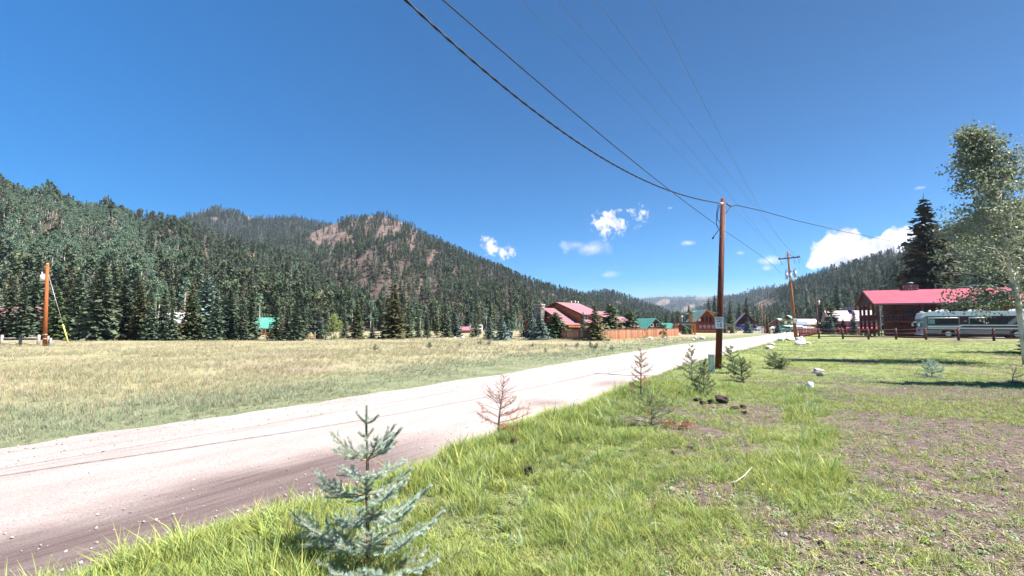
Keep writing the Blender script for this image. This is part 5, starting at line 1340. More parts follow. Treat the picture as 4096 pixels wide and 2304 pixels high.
# vertical board fence round the pink-roofed cabin
def board_fence(name, label, p, q, h, n, m):
    t = thing(name, label, 'fence', p); o = Vector(p); e = (Vector(q) - o); L_ = Vector((e.x, e.y)).length; rz = math.atan2(e.y, e.x)
    wd = L_ / n
    protos = []
    for k in range(4):
        hh = h * (1 + .012 * (k - 1.5))
        mb = MB().box(-wd * .44, wd * .44, -.02, .02, -.15, hh)
        me = bpy.data.meshes.new('board'); me.from_pydata(mb.v, [], mb.f); me.materials.append(m); protos.append(me)
    for i in range(n):
        c = o.lerp(Vector(q), (i + .5) / n); c.z = hz1(c.x, c.y)
        b_ = bpy.data.objects.new('board', protos[rnd.randrange(4)]); b_.location = c - o + Vector((-math.sin(rz), math.cos(rz), 0)) * rnd.uniform(-.012, .012); b_.rotation_euler = (0, rnd.uniform(-.006, .006), rz + rnd.uniform(-.05, .05)); link(b_, t)
    nrm = Vector((-math.sin(rz), math.cos(rz), 0))
    for hh in (.3, h * .85): MB().beam(nrm * .06 + Vector((0, 0, hh)), e + nrm * .06 + Vector((0, 0, hh)), .05, .12).build('stringer', M['board_cap'], t)
    MB().beam(Vector((0, 0, h + .05)), e + Vector((0, 0, h + .05)), .16, .06).build('cap_rail', M['board_cap'], t)
    return t
cor = on(Vector((9.7, 57.4, 0)))
board_fence('board_fence', 'shaded brown board fence below the stone chimney cabin', on(P(547.5, 335, 68.5)), cor, 1.28, 38, M['board'])
board_fence('board_fence', 'sunlit red brown board fence running from the spruce towards the pergola', cor, on(P(678.5, 333, 84)), 1.3, 96, M['board'])

# ------------------------------------------------------------------ rocks, clods, small things
def rock_mesh(seed, m, flat=.7, sub=3, rough=.28):
    r = np.random.default_rng(seed); bm = bmesh.new(); bmesh.ops.create_icosphere(bm, subdivisions=sub, radius=.5)
    ph = r.random(9) * 6; fr = 2 + r.random(9) * 4
    ax3 = r.normal(size=(9, 3)); ax3 /= np.linalg.norm(ax3, axis=1)[:, None]
    for v in bm.verts:
        n = np.array(v.co) / .5; dsp = 1 + sum(rough / (1 + k * .4) * .5 * math.sin(fr[k] * float(n @ ax3[k]) + ph[k]) for k in range(9))
        for k in range(5):                       # chipped flat faces
            dd = float(n @ ax3[k]); 
            if dd * dsp > .72: dsp = .72 / dd
        v.co = Vector(n * .5 * dsp); v.co.z *= flat
    me = bpy.data.meshes.new('rock'); bm.to_mesh(me); bm.free(); me.materials.append(m); return me
RW = [rock_mesh(i, M['rock_white'], .68) for i in range(4)]; RT = [rock_mesh(10 + i, M['rock_tan'], .6) for i in range(3)]; CL = [rock_mesh(20 + i, M['clod'], .62, 3, .5) for i in range(4)]
def rock(name, label, cat, px, py, wpx, ms, i, group=None, sink=.22, Yd=None, sx=1.0):
    q = GP(px, py) if Yd is None else on(P(px, py, Yd)); s_ = wpx / FPX * q.y * 1.15
    o = obj(name, ms[i % len(ms)], None, (q.x, q.y, q.z + s_ * .33 * (1 - sink * 2)), rnd.uniform(0, 6)); o.scale = (s_ * sx, s_, s_)
    return tag(o, label, cat, group)
rk = [(800.3, 341.6, 8.5, 0, 'largest pale boulder at the foot of the crossarm pole'), (801.5, 344.8, 9, 1, 'flat pale boulder lying in front of the largest boulder'), (808.0, 344.2, 4.5, 2, 'small pale boulder beside the flat boulder by the crossarm pole'),
      (788.8, 340.6, 6, 3, 'grey boulder between the road and the crossarm pole'), (793.0, 340.2, 5, 1, 'pale boulder tucked against the crossarm pole'), (780.5, 341.2, 6, 0, 'low flat rock at the road edge before the crossarm pole'),
      (771.5, 345.2, 5, 2, 'pale flat stone in the verge by the road bend'), (768.8, 349.4, 7.5, 3, 'wide flat grey stone in the grass of the road verge'), (785.3, 341.9, 2.6, 1, 'small reddish stone among the boulders at the pole')]
for px_, py_, w_, i, lab in rk: rock('boulder', lab, 'rock', px_, py_, w_, RW if i != 3 else RT, i)
for px_, py_, w_, i, lab in ((462.8, 338.2, 3.6, 0, 'largest white rock in the far meadow'), (455.2, 338.2, 2.2, 1, 'white rock left alone between two others in the far meadow'), (447.2, 338.2, 1.7, 2, 'smallest white rock in the far meadow'),
                             (693.5, 340.4, 3.2, 2, 'pale rock in the verge across from the pole'), (702.8, 339.6, 5.2, 0, 'big pale rock in the verge across the road'), (695.5, 338.6, 2.8, 1, 'tan rock behind the pale verge rocks'),
                             (651.0, 339.2, 4.5, 3, 'low pile rock below the board fence'), (665.0, 339.0, 3, 1, 'pale rock under the olive shrub at the fence'), (679.6, 335.4, 2.2, 0, 'white rock at the foot of the pergola'), (697.3, 334.2, 2.0, 2, 'white rock beside the chalet deck'),
                             (768.5, 335.6, 2.5, 1, 'white rock at the mouth of the gravel track')):
    rock('boulder', lab, 'rock', px_, py_, w_, RW, i)
rock('boulder', 'round tan rock lying on the lawn near the white pipe cap', 'rock', 818.2, 373.4, 8.5, RT, 0)
rock('flat_stone', 'flat white stone under the round tan lawn rock', 'rock', 821, 375.8, 6.5, RT, 2, sx=1.0)
t = thing('pipe_cap', 'short white pipe cap sticking out of the lawn', 'pipe', GP(810.4, 387))
MB().cyl((0, 0, -.1), (0, 0, .12), .075, .075, 16).cyl((0, 0, .12), (0, 0, .135), .075, .06, 16).build('pipe', M['white'], t)
t = thing('marker_post', 'short grey green marker post beside the thick red brown pole', 'marker', on(P(711.5, 361, 17.6)))
MB().box(-.10, .10, -.05, .05, -.1, .62).build('post', M['mark_green'], t, bevel=.01); MB().box(-.107, .107, -.057, .057, .62, .66).build('cap', M['grey_paint'], t)
rock('stone', 'grey field stone lying in the bright grass', 'stone', 620, 492.5, 7.5, RW, 3, sink=.1)
rock('stone', 'white stone half sunk in the trodden grass', 'stone', 784.2, 536, 5, RW, 1, sink=.1)
rock('stone', 'pinkish stone lying on the bare purple soil', 'stone', 956, 503, 6, RT, 1, sink=.1)
cl = [(697.8, 399.8, 6), (702.6, 403.2, 6), (710.8, 402, 7), (723.7, 402, 12), (734.9, 408.7, 7), (742.7, 407, 6), (743.5, 412.5, 5), (681.9, 393.5, 5), (690, 448, 6), (672, 453, 5),
      (516.5, 442.5, 9), (525.5, 443.5, 5), (535.8, 447.5, 6), (528.8, 473, 12), (520.5, 471, 6), (536, 463, 6), (461.4, 457.8, 3.5),
      (849.6, 483, 7), (788, 474, 7), (818, 498, 4), (797, 507.5, 8), (794, 515, 7), (822, 543, 7), (776, 570, 6), (846, 500, 3)]
for i, (px_, py_, w_) in enumerate(cl):
    wh = 'in the row below the dense young spruce' if i < 10 else ('beside the half dead sapling' if i < 17 else 'on the trodden earth near the bleached twig')
    rock('soil_clod', 'dark brown clod of turned soil ' + wh, 'clod', px_, py_ + 1.5, w_ * .9, CL, i, 'soil clods ' + wh, sink=.05)
tw = [GP(724.5, 486), GP(736, 486.5), GP(745, 482), GP(752.5, 475)]
tag(MB().tube([p + Vector((0, 0, .03 + .02 * i)) for i, p in enumerate(tw)], [.004, .0075, .006, .003], 6).build('twig', M['rock_tan']), 'bleached curved twig lying on the trodden earth', 'twig')
# ------------------------------------------------------------------ single trees round the meadow and the houses
SP = {}
def sp_proto(key, *a, **k):
    SP[key] = parted(key, spruce_arrays(*a, **k), M[k_mat[key]], M['bark'])
k_mat = {'dark0': 'needle_dark', 'dark1': 'needle_dark', 'dark2': 'needle_olive', 'blue0': 'needle_blue', 'blue1': 'needle_blue', 'slim': 'needle_olive', 'tall': 'needle_tall', 'young': 'needle_mid'}
sp_proto('dark0', 201, 10, 2.5, 28, 12, 11, .30, .46, .0, .05, .80)
sp_proto('dark1', 202, 10, 2.1, 26, 11, 10, .28, .46, .01, .08, .75)
sp_proto('dark2', 203, 10, 2.7, 28, 12, 11, .26, .48, .0, .07, .88)
sp_proto('blue0', 204, 10, 3.5, 24, 13, 13, .16, .56, .0, .04, .85)
sp_proto('blue1', 205, 10, 3.2, 24, 13, 12, .12, .56, .0, .05, .8)
sp_proto('slim', 206, 10, 1.5, 22, 8, 6, .28, .45, .12, .22, .7)
sp_proto('tall', 207, 20, 4.2, 44, 12, 15, .30, .72, .05, .18, .72)
sp_proto('young', 208, 10, 3.5, 22, 13, 13, .10, .72, .0, .08, .55)
def pine_tree(name, label, key, px, py_base, py_top, Yd, wide=1.0, cat='spruce', group=None, h0=None):
    q = P(px, py_base, Yd); z = hz1(q.x, q.y); top = P(px, py_top, Yd).z
    H = 20.0 if key == 'tall' else 10.0
    s_ = (top - z) / H
    t = thing(name, label, cat, (q.x, q.y, z - .05), rnd.uniform(0, 6.28), group); t.scale = (s_ * wide, s_ * wide, s_)
    cm, tm = SP[key]
    obj('crown', cm, t); obj('trunk', tm, t)
    return t
row_lab = 'dark spruce in the dense row along the far edge of the meadow'; row_grp = 'spruces along the meadow edge'
row = [(-10, 277, 'dark0', 62), (7, 279, 'dark1', 61), (20, 284, 'dark0', 60), (32, 275, 'dark1', 66), (55, 288, 'dark2', 62), (66, 278, 'dark2', 66), (76, 272, 'dark0', 64), (88, 284, 'dark1', 60), (112, 268, 'dark1', 66), (123, 276, 'dark0', 61),
       (138, 284, 'dark2', 60), (150, 292, 'dark1', 58), (163, 288, 'dark0', 62), (172, 297, 'dark1', 58), (190, 284, 'dark2', 60), (205, 277, 'blue1', 66), (215, 290, 'dark1', 59),
       (229, 288, 'dark0', 61), (241, 296, 'dark1', 60), (251, 291, 'dark0', 62), (276, 301, 'dark1', 60), (288, 303, 'dark0', 66), (296, 298, 'dark0', 60), (303, 305, 'dark1', 66), (319, 312, 'blue1', 66), (344, 314, 'dark1', 68), (372, 318, 'dark1', 66), (383, 313, 'slim', 68),
       (408, 307, 'dark1', 67), (418, 316, 'dark1', 70), (437, 309, 'slim', 70), (446, 304, 'dark1', 72), (455, 312, 'blue1', 74), (427, 316, 'dark0', 72), (479, 308, 'slim', 80), (524, 312, 'dark2', 80), (531, 308, 'slim', 84)]
for (px_, top, key, Yd) in row: pine_tree('spruce_tree', row_lab, key, px_, 339, top, Yd, rnd.uniform(.92, 1.12), group=row_grp)
pine_tree('spruce_tree', 'tallest broad dark spruce in the meadow row beside the orange pole', 'dark0', 99, 341, 256, 58, 1.0)
pine_tree('spruce_tree', 'broad olive green spruce standing forward of the meadow row', 'dark2', 394, 338, 283.5, 64, 1.05)
pine_tree('spruce_tree', 'olive green spruce beside the pale willow bush', 'dark2', 356.5, 339, 300.5, 63, 1.0)
pine_tree('spruce_tree', 'thin spruce with a bare lower stem beside the largest meadow rock', 'slim', 472, 338.5, 315, 66, 1.0)
pine_tree('spruce_tree', 'narrow dark spruce directly behind the thin bare stemmed spruce', 'dark1', 475, 337, 309, 76, .8)
pine_tree('spruce_sapling', 'tiny lone spruce at the far edge of the meadow', 'slim', 427.6, 338, 329, 64, .8)
pine_tree('blue_spruce', 'blue spruce with a forked look in the open meadow, left of a pair', 'blue0', 489.5, 339, 316.5, 63, 1.0) if False else pine_tree('blue_spruce', 'slimmer blue spruce of the pair standing in the open meadow', 'blue1', 489.5, 339, 316.5, 63, .95)
pine_tree('blue_spruce', 'wider blue spruce of the pair standing in the open meadow', 'blue0', 501.8, 340.6, 315, 60, 1.0)
pine_tree('blue_spruce', 'short blue spruce behind the wider spruce of the meadow pair', 'blue1', 508.5, 338.5, 319, 66, .9)
pine_tree('blue_spruce', 'tall blue spruce against the stone chimney', 'blue1', 531.5, 339, 311, 64, .95)
pine_tree('blue_spruce', 'broad blue spruce in front of the stone chimney', 'blue0', 539.5, 341, 312, 60.5, 1.15)
pine_tree('pine_tree', 'rounded green pine in front of the stepped pink roof', 'young', 555.5, 333, 311.5, 66, 1.55, 'pine')
pine_tree('blue_spruce', 'slim blue spruce before the cabin porch', 'blue1', 583.5, 339, 311.5, 60, .55)
pine_tree('spruce_tree', 'large spruce covering the corner of the board fence', 'dark2', 595, 341, 304.5, 58, 1.5)
pine_tree('spruce_tree', 'bushy green pine behind the start of the sunlit fence', 'young', 610.5, 336, 303.5, 68, 1.35, 'pine')
pine_tree('pine_tree', 'rounded green pine behind the middle of the sunlit fence', 'young', 630, 334, 310.5, 72, 1.5, 'pine')
for px_, top, key, Yd in ((654, 314, 'dark1', 140), (666.5, 311.5, 'dark1', 150), (673, 310.5, 'dark0', 150), (678.5, 310.5, 'dark1', 150), (648, 317, 'dark1', 150), (642, 318, 'dark0', 150), (661, 317, 'dark2', 145), (684, 314, 'dark1', 145)):
    pine_tree('spruce_tree', 'dark spruce in the loose row behind the teal roofed cabin', key, px_, 330, top, Yd, .95, group='spruces behind the teal roofed cabin')
pine_tree('spruce_tree', 'tall dark spruce left of the chalet chimney', 'dark0', 689.5, 330, 305, 140, .9)
pine_tree('blue_spruce', 'small blue spruce in front of the teal annex roof', 'blue1', 674.5, 332, 318.5, 100, .75)
pine_tree('spruce_sapling', 'bushy young spruce inside the pergola', 'young', 684.5, 334.5, 324.8, 95, 1.1)
pine_tree('spruce_sapling', 'young spruce growing beside the pergola post', 'blue0', 690.3, 334.5, 327, 94, .9)
pine_tree('spruce_tree', 'taller of two spruces rising behind the chalet ridge', 'dark0', 715.5, 328, 295.5, 135, .8)
pine_tree('spruce_tree', 'shorter of two spruces rising behind the chalet ridge', 'dark1', 709.5, 328, 298, 138, .95)
pine_tree('spruce_tree', 'spruce between the chalet and the dark cabin', 'dark0', 731, 328, 300.5, 145, .75)
pine_tree('spruce_tree', 'slim spruce left behind the dark cabin roof', 'dark1', 740, 328, 301.5, 165, .75)
pine_tree('spruce_tree', 'broad spruce rising over the dark cabin ridge', 'dark0', 747.5, 328, 296.5, 168, .85)
pine_tree('blue_spruce', 'blue spruce standing in front of the dark cabin', 'blue0', 748.2, 332.6, 316.5, 104, .85)
pine_tree('blue_spruce', 'slim blue spruce at the end of the chalet deck', 'blue1', 725.3, 333.3, 320.5, 104, .6)
pine_tree('blue_spruce', 'short blue spruce in front of the chalet porch', 'blue0', 732.5, 333.6, 324, 102, .9)
pine_tree('spruce_tree', 'spruce beside the slim service poles', 'dark2', 767.3, 333.2, 314, 102, .8)
pine_tree('blue_spruce', 'round blue spruce by the mouth of the gravel track', 'blue0', 778, 332.2, 318.5, 106, .9)
for px_, top, key, Yd in ((758, 309, 'dark1', 190), (763, 311, 'dark0', 195), (754, 310, 'dark1', 200), (771, 312, 'dark1', 210), (781, 311, 'slim', 215), (790, 309, 'dark1', 215), (798, 312, 'dark0', 230), (804, 310, 'dark1', 240), (811, 307, 'dark1', 240)):
    pine_tree('spruce_tree', 'spruce in the thin belt behind the far houses', key, px_, 327, top, Yd, .85, group='spruces behind the far houses')
pine_tree('spruce_tree', 'dark spruce right beside the dark pole at the bend', 'dark2', 822.5, 329, 298, 128, .8)
pine_tree('pine_tree', 'bushy green pine behind the log fence lawn', 'young', 832, 331.3, 304, 92, .85, 'pine')
pine_tree('blue_spruce', 'small blue spruce in front of the bushy green pine', 'blue0', 831.8, 331.8, 317, 88, .75)
pine_tree('spruce_sapling', 'pale yellow green young spruce between the two blue spruces', 'young', 843.5, 331, 319, 90, .7)
pine_tree('blue_spruce', 'blue spruce in front of the lilac building', 'blue0', 854.3, 332.2, 310.5, 82, .7)
pine_tree('spruce_tree', 'tall dark spruce behind the lilac building', 'dark0', 839, 326, 283, 135, .75)
pine_tree('spruce_tree', 'tall ragged dark spruce towering behind the red roofed lodge', 'tall', 932.5, 330, 198, 86, 1.3)
for px_, top, key, Yd in ((905, 283, 'dark1', 120), (893, 289, 'dark0', 125), (918, 282, 'dark1', 118), (962, 262, 'dark0', 100), (985, 250, 'dark1', 98), (1010, 243, 'dark0', 96), (1040, 232, 'dark1', 92), (880, 286, 'slim', 140), (868, 292, 'dark0', 140)):
    pine_tree('spruce_tree', 'dark spruce in the group behind the lodge roof', key, px_, 328, top, Yd, .95, group='spruces behind the lodge')
# trees at the right edge that shade the lawn
pine_tree('spruce_tree', 'dark spruce at the lawn edge beside the aspen trunk', 'dark0', 1035, 352, 306, 26.5, 1.15)
pine_tree('spruce_tree', 'dark spruce casting the long shadow across the near lawn', 'dark1', 1153, 385, 72, 12.8, .9)
pine_tree('spruce_tree', 'dark spruce casting the middle shadow on the lawn', 'dark0', 1088, 352, 178, 28.0, .9)

# broadleaf bushes and young aspens
LB = {'bush': parted('bush', leafy_arrays(301, 4.5, 2.3, 1500, .26, .06, .06, 26), M['leaf_bush'], M['bark']),
      'shrub': parted('shrub', leafy_arrays(302, 3, 1.0, 700, .2, .06, .05, 18), M['needle_olive'], M['bark']),
      'aspen': parted('young_aspen', leafy_arrays(303, 7, 1.3, 900, .24, .40, .07, 20), M['leaf_aspen'], M['bark_white']),
      'big': parted('grown_aspen', leafy_arrays(304, 10, 1.9, 1100, .32, .52, .12, 20), M['leaf_aspen'], M['bark_white'])}
def leafy(name, label, key, px, py_base, py_top, Yd, wide=1.0, cat='bush', group=None):
    q = P(px, py_base, Yd); z = hz1(q.x, q.y); top = P(px, py_top, Yd).z
    s_ = (top - z) / {'bush': 4.5, 'shrub': 3, 'aspen': 7, 'big': 10}[key]
    t = thing(name, label, cat, (q.x, q.y, z - .05), rnd.uniform(0, 6.28), group); t.scale = (s_ * wide, s_ * wide, s_)
    obj('crown', LB[key][0], t); obj('trunk', LB[key][1], t); return t
leafy('willow_bush', 'pale yellow green willow bush at the meadow edge', 'bush', 334, 339, 316, 62, .85)
leafy('willow_bush', 'greyish small bush beside the pale willow bush', 'shrub', 325.5, 339, 325, 61, 1.2)
leafy('shrub', 'olive yellow shrub growing against the sunlit board fence', 'shrub', 664.5, 339, 324.5, 66, .95)
leafy('hedge_bush', 'olive bush behind the green pickup', 'bush', 784, 327, 319.5, 135, 1.3)
leafy('hedge_bush', 'olive bush between the red house and the pickup', 'bush', 790, 327, 320.5, 133, 1.1)
for px_, b_, top, Yd in ((515, 338.6, 317, 66), (519.2, 338, 318.5, 68), (522, 338, 320, 69)):
    leafy('young_aspen', 'slender young aspen between the meadow blue spruces and the cabin', 'aspen', px_, b_, top, Yd, .95, 'aspen', 'young aspens beside the cabin')
leafy('aspen_tree', 'twin stemmed aspen with bright white trunk above the meadow spruces', 'big', 155, 318, 275, 78, .8, 'aspen')
leafy('aspen_tree', 'leaning aspen with bright white trunk beside the twin stemmed aspen', 'big', 158, 318, 280, 79, .7, 'aspen')

# low grey-green sage clumps in the meadow
sage = parted('sage', leafy_arrays(310, .6, .5, 260, .09, .1, .02, 12), mat('sage_leaf', (.13, .15, .10), (.24, .25, .18), scale=3, rough=.8, transl=.2), M['bark'])
for i, (px_, py_) in enumerate(((480, 345.5), (490, 346), (590, 349), (597, 350), (578, 348), (566, 347), (533, 348), (460, 347), (375, 352), (612, 351), (545, 353), (430, 349))):
    q = GP(px_, py_); t = thing('sage_clump', 'low grey green sage clump in the meadow grass', 'shrub', q, rnd.uniform(0, 6), 'sage clumps in the meadow'); s_ = rnd.uniform(.45, .9); t.scale = (s_, s_, s_)
    obj('foliage', sage[0], t); obj('stem', sage[1], t)

# ------------------------------------------------------------------ the near aspen at the right
def near_aspen():
    r = np.random.default_rng(77); base = on(P(1027, 366, 21.0)); H = P(977, 123, 21.0).z - base.z
    t = thing('aspen_tree', 'tall near aspen with white trunk and loose shimmering leaves at the lawn edge', 'aspen', base)
    tr = [Vector((0, 0, -.3)), Vector((-.06, 0, H * .12)), Vector((-.18, 0, H * .26)), Vector((-.36, .1, H * .40)), Vector((-.55, .0, H * .55)), Vector((-.85, .1, H * .72)), Vector((-1.35, 0, H * .88)), Vector((-1.85, 0, H * .985))]
    MB().tube(tr, [.14, .125, .11, .095, .075, .05, .026, .008], 10).build('trunk', M['bark_white'], t)
    def at(z):
        for k in range(len(tr) - 1):
            if tr[k].z <= z <= tr[k + 1].z: return tr[k].lerp(tr[k + 1], (z - tr[k].z) / (tr[k + 1].z - tr[k].z))
        return tr[-1]
    lv = []; limbs = MB()
    def leaves(c, n, spread):
        for _ in range(n):
            p = Vector(c) + Vector(r.normal(size=3)) * spread; lv.append(p)
    for i in range(84):
        f = (i + r.random()) / 84; z = H * (.24 + .74 * f); a = i * 2.4 + r.normal() * .3
        env = (2.9 * (1 - f) ** .8 + .25) * (.6 + .5 * r.random())
        if f < .12: env *= .9
        p0 = at(z * .97); dirv = Vector((math.cos(a), math.sin(a), .35 + .3 * r.random()))
        mid = p0 + dirv * env * .55 + Vector((0, 0, -.05)); end = p0 + dirv * env + Vector((0, 0, -.22 * env))
        limbs.tube([p0, mid, end], [.035 * (1 - f) + .012, .02, .006], 5)
        nsub = 7
        for k in range(nsub):
            g_ = .25 + .75 * k / (nsub - 1); c = p0.lerp(mid, g_ * 2) if g_ < .5 else mid.lerp(end, (g_ - .5) * 2)
            o = Vector(r.normal(size=3)) * .40 * (1 - .5 * f); e = c + o
            limbs.tube([c, e], [.008, .003], 3)
            leaves(e, int((24 + 14 * r.random()) * (.55 + .6 * f)), .16)
    for k in range(26): leaves(at(H * (.80 + .2 * k / 26)) + Vector(r.normal(size=3)) * .12, 12, .13)
    # the drooping low bough in front of the lodge roof
    for (dx, dz, ln, yy) in ((-1, .02, 3.3, 0), (-1, .10, 2.6, .4), (-1, -.04, 2.4, -.5), (-.9, .2, 1.8, .2)):
        p0 = at(H * .25); end = p0 + Vector((dx * ln, yy, dz * ln - .25)); mid = p0.lerp(end, .5) + Vector((0, 0, .28)); limbs.tube([p0, mid, end], [.04, .025, .006], 5)
        for k in range(12):
            g_ = .25 + .75 * k / 11; c = p0.lerp(mid, g_ * 2) if g_ < .5 else mid.lerp(end, (g_ - .5) * 2); leaves(c + Vector(r.normal(size=3)) * .16, 26, .2)
    limbs.build('limb', M['bark_white'], t)
    n = len(lv); Pm = np.array([tuple(v) for v in lv])
    o = r.normal(size=(n, 3)); o[:, 2] -= .7; o /= np.linalg.norm(o, axis=1)[:, None]; s_ = np.cross(o, r.normal(size=(n, 3))); s_ /= np.linalg.norm(s_, axis=1)[:, None]
    l = (.085 + .05 * r.random(n))[:, None]; nn = np.cross(o, s_) * l * .12
    V = np.stack([Pm, Pm + o * l * .35 + s_ * l * .45 + nn, Pm + o * l, Pm + o * l * .35 - s_ * l * .45 + nn], 1).reshape(-1, 3)
    obj('crown', mesh_np('aspen_leaves', V, [np.arange(4 * n).reshape(-1, 4)], [M['leaf_near']]), t)
near_aspen()

# ------------------------------------------------------------------ near saplings with real needles
M['needle_near'] = mat('needle_near_blue', (.28, .39, .31), (.46, .55, .46), scale=9, rough=.6, transl=.15)
M['needle_green'] = mat('needle_near_green', (.17, .22, .09), (.28, .33, .16), scale=7, rough=.65, transl=.15)
M['needle_rust'] = mat('needle_rust', (.36, .14, .06), (.50, .23, .11), scale=9, rough=.8, transl=.2)
M['twig_tan'] = mat('twig_tan', (.34, .20, .09), (.46, .29, .15), scale=12, rough=.85)
M['twig_grey'] = mat('twig_grey', (.16, .10, .10), (.28, .20, .19), scale=10, rough=.9)
def needles(path, per_m, ln, wd, r, fwd=.55, f0=0.0, flat=0.0):
    """thin needles all round a polyline; returns vertex array (n*4,3)"""
    P_ = [np.array(tuple(p)) for p in path]; out = []
    for k in range(len(P_) - 1):
        a, b_ = P_[k], P_[k + 1]; L_ = np.linalg.norm(b_ - a); n = int(L_ * per_m)
        if n < 1 or L_ < 1e-5: continue
        d = (b_ - a) / L_; u = np.cross(d, [0, 0, 1.0]); u /= max(np.linalg.norm(u), 1e-5); v = np.cross(u, d)
        f = r.random(n)[:, None]; an = r.random(n) * 6.283
        rad_ = np.cos(an)[:, None] * u + np.sin(an)[:, None] * v
        dirn = d * (fwd + .3 * r.random((n, 1))) + rad_; dirn /= np.linalg.norm(dirn, axis=1)[:, None]; dirn[:, 2] += .18
        base = a + (b_ - a) * f; l = ln * (.75 + .5 * r.random((n, 1))); side = np.cross(dirn, rad_ + .3 * r.normal(size=(n, 3))); side /= np.maximum(np.linalg.norm(side, axis=1)[:, None], 1e-5)
        out.append(np.stack([base, base + dirn * l * .5 + side * wd, base + dirn * l, base + dirn * l * .5 - side * wd], 1).reshape(-1, 3))
    return np.concatenate(out) if out else np.zeros((0, 3))
def quads(V): return [np.arange(len(V)).reshape(-1, 4)]

def foreground_spruce():
    r = np.random.default_rng(5); Y0 = 3.55
    def L3(zx, zy, dy=0.0): return P(287.5 + zx / 8.0, 395 + zy / 8.0, Y0 + dy)
    base = P(369, 578, Y0); gz = hz1(base.x, Y0)
    t = thing('young_spruce', 'young blue spruce with spreading branches in the nearest grass', 'spruce', (base.x, Y0, gz))
    o0 = Vector((base.x, Y0, gz))
    tk = [Vector((base.x, Y0, gz - .05)), L3(642, 1180), L3(640, 960), L3(632, 780), L3(640, 560), L3(638, 420), L3(630, 240), L3(635, 80)]
    MB().tube([p - o0 for p in tk], [.016, .0145, .013, .012, .0105, .0085, .006, .0035], 8).build('trunk', M['bark'], t)
    br = [  # (base zoom y, tip zoom x, y, depth of the tip)
        (225, 548, 135, .05), (225, 728, 158, -.05), (225, 640, 170, .1), (335, 560, 300, -.04), (335, 688, 262, .03), (345, 625, 350, -.1),
        (515, 352, 290, .05), (500, 350, 432, -.08), (520, 912, 258, -.04), (515, 724, 322, -.18), (500, 858, 238, .14), (505, 880, 372, .1), (520, 610, 400, .2), (520, 500, 430, -.16),
        (640, 432, 572, .2), (650, 760, 622, -.22), (640, 955, 520, .22), (650, 560, 660, -.22),
        (790, 190, 592, .02), (790, 240, 655, .2), (780, 965, 662, -.06), (780, 985, 580, .25), (800, 540, 760, .3), (800, 745, 745, .3), (800, 640, 620, -.25), (800, 860, 735, -.3),
        (960, 1152, 722, -.05), (960, 1000, 890, -.28), (950, 1040, 812, .12), (960, 508, 1022, .25), (970, 700, 870, -.3), (960, 380, 960, .3), (970, 780, 960, .3), (970, 560, 900, -.3),
        (1185, 100, 978, -.08), (1180, 22, 925, .16), (1180, 1252, 930, -.05), (1180, 1020, 1112, -.32), (1170, 900, 1010, .3), (1190, 690, 1065, -.38), (1190, 430, 1190, -.35), (1180, 420, 1050, .35),
        (1300, 235, 1335, -.25), (1310, 110, 1430, -.1), (1300, 1205, 1325, -.18), (1300, 1135, 1240, .12), (1310, 900, 1440, -.45), (1310, 620, 1390, -.5), (1300, 480, 1300, .35), (1310, 760, 1300, .4), (1320, 370, 1420, -.4),
        (1400, 150, 1500, -.3), (1400, 1230, 1480, -.25), (1400, 700, 1560, -.5), (1400, 420, 1540, -.5), (1400, 950, 1540, -.45), (1400, 300, 1440, .3), (1400, 1050, 1420, .3)]
    nd = []; wood = MB()
    nd.append(needles([p - o0 for p in tk[-4:]], 2800, .02, .0009, r, .6))
    for (by, tx, ty, dy) in br:
        b_ = L3(637, by); tip = L3(tx, ty, dy); v = tip - b_; L_ = v.length
        sag = -.10 * L_ if by < 700 else -.16 * L_
        pts = []
        for k in range(7):
            f = k / 6; p = b_ + v * f; p.z += sag * math.sin(math.pi * f) ; p.x += r.normal() * .003; pts.append(p - o0)
        wood.tube(pts, [.0055 * (1 - .75 * k / 6) + .0012 for k in range(7)], 5)
        nd.append(needles(pts if by < 400 else pts[1:], 3400 if by < 400 else 2600, .020, .0008, r, .5))
        if L_ > .14:
            ns = int(L_ * 22)
            for k in range(ns):
                f = .28 + .62 * (k + r.random() * .6) / ns; sgn = 1 if k % 2 else -1
                i = min(5, int(f * 6)); c = pts[i].lerp(pts[i + 1], f * 6 - i); d = (pts[i + 1] - pts[i]).normalized()
                sd_ = d.cross(Vector((0, 0, 1))); sd_.normalize()
                l2 = L_ * .36 * (1.15 - f) + .03; e = c + (d * .75 + sd_ * sgn * .75 + Vector((r.normal() * .12, r.normal() * .12, .05 + .3 * r.random()))).normalized() * l2 * (.7 + .55 * r.random())
                m2 = c.lerp(e, .5) + Vector((0, 0, -.006))
                wood.tube([c, m2, e], [.0026, .002, .0012], 4); nd.append(needles([c, m2, e], 2600, .018, .0008, r, .5))
    wood.build('branch', M['twig_tan'], t)
    V = np.concatenate(nd); obj('foliage', mesh_np('spruce_needles', V, quads(V), [M['needle_near']]), t)
foreground_spruce()

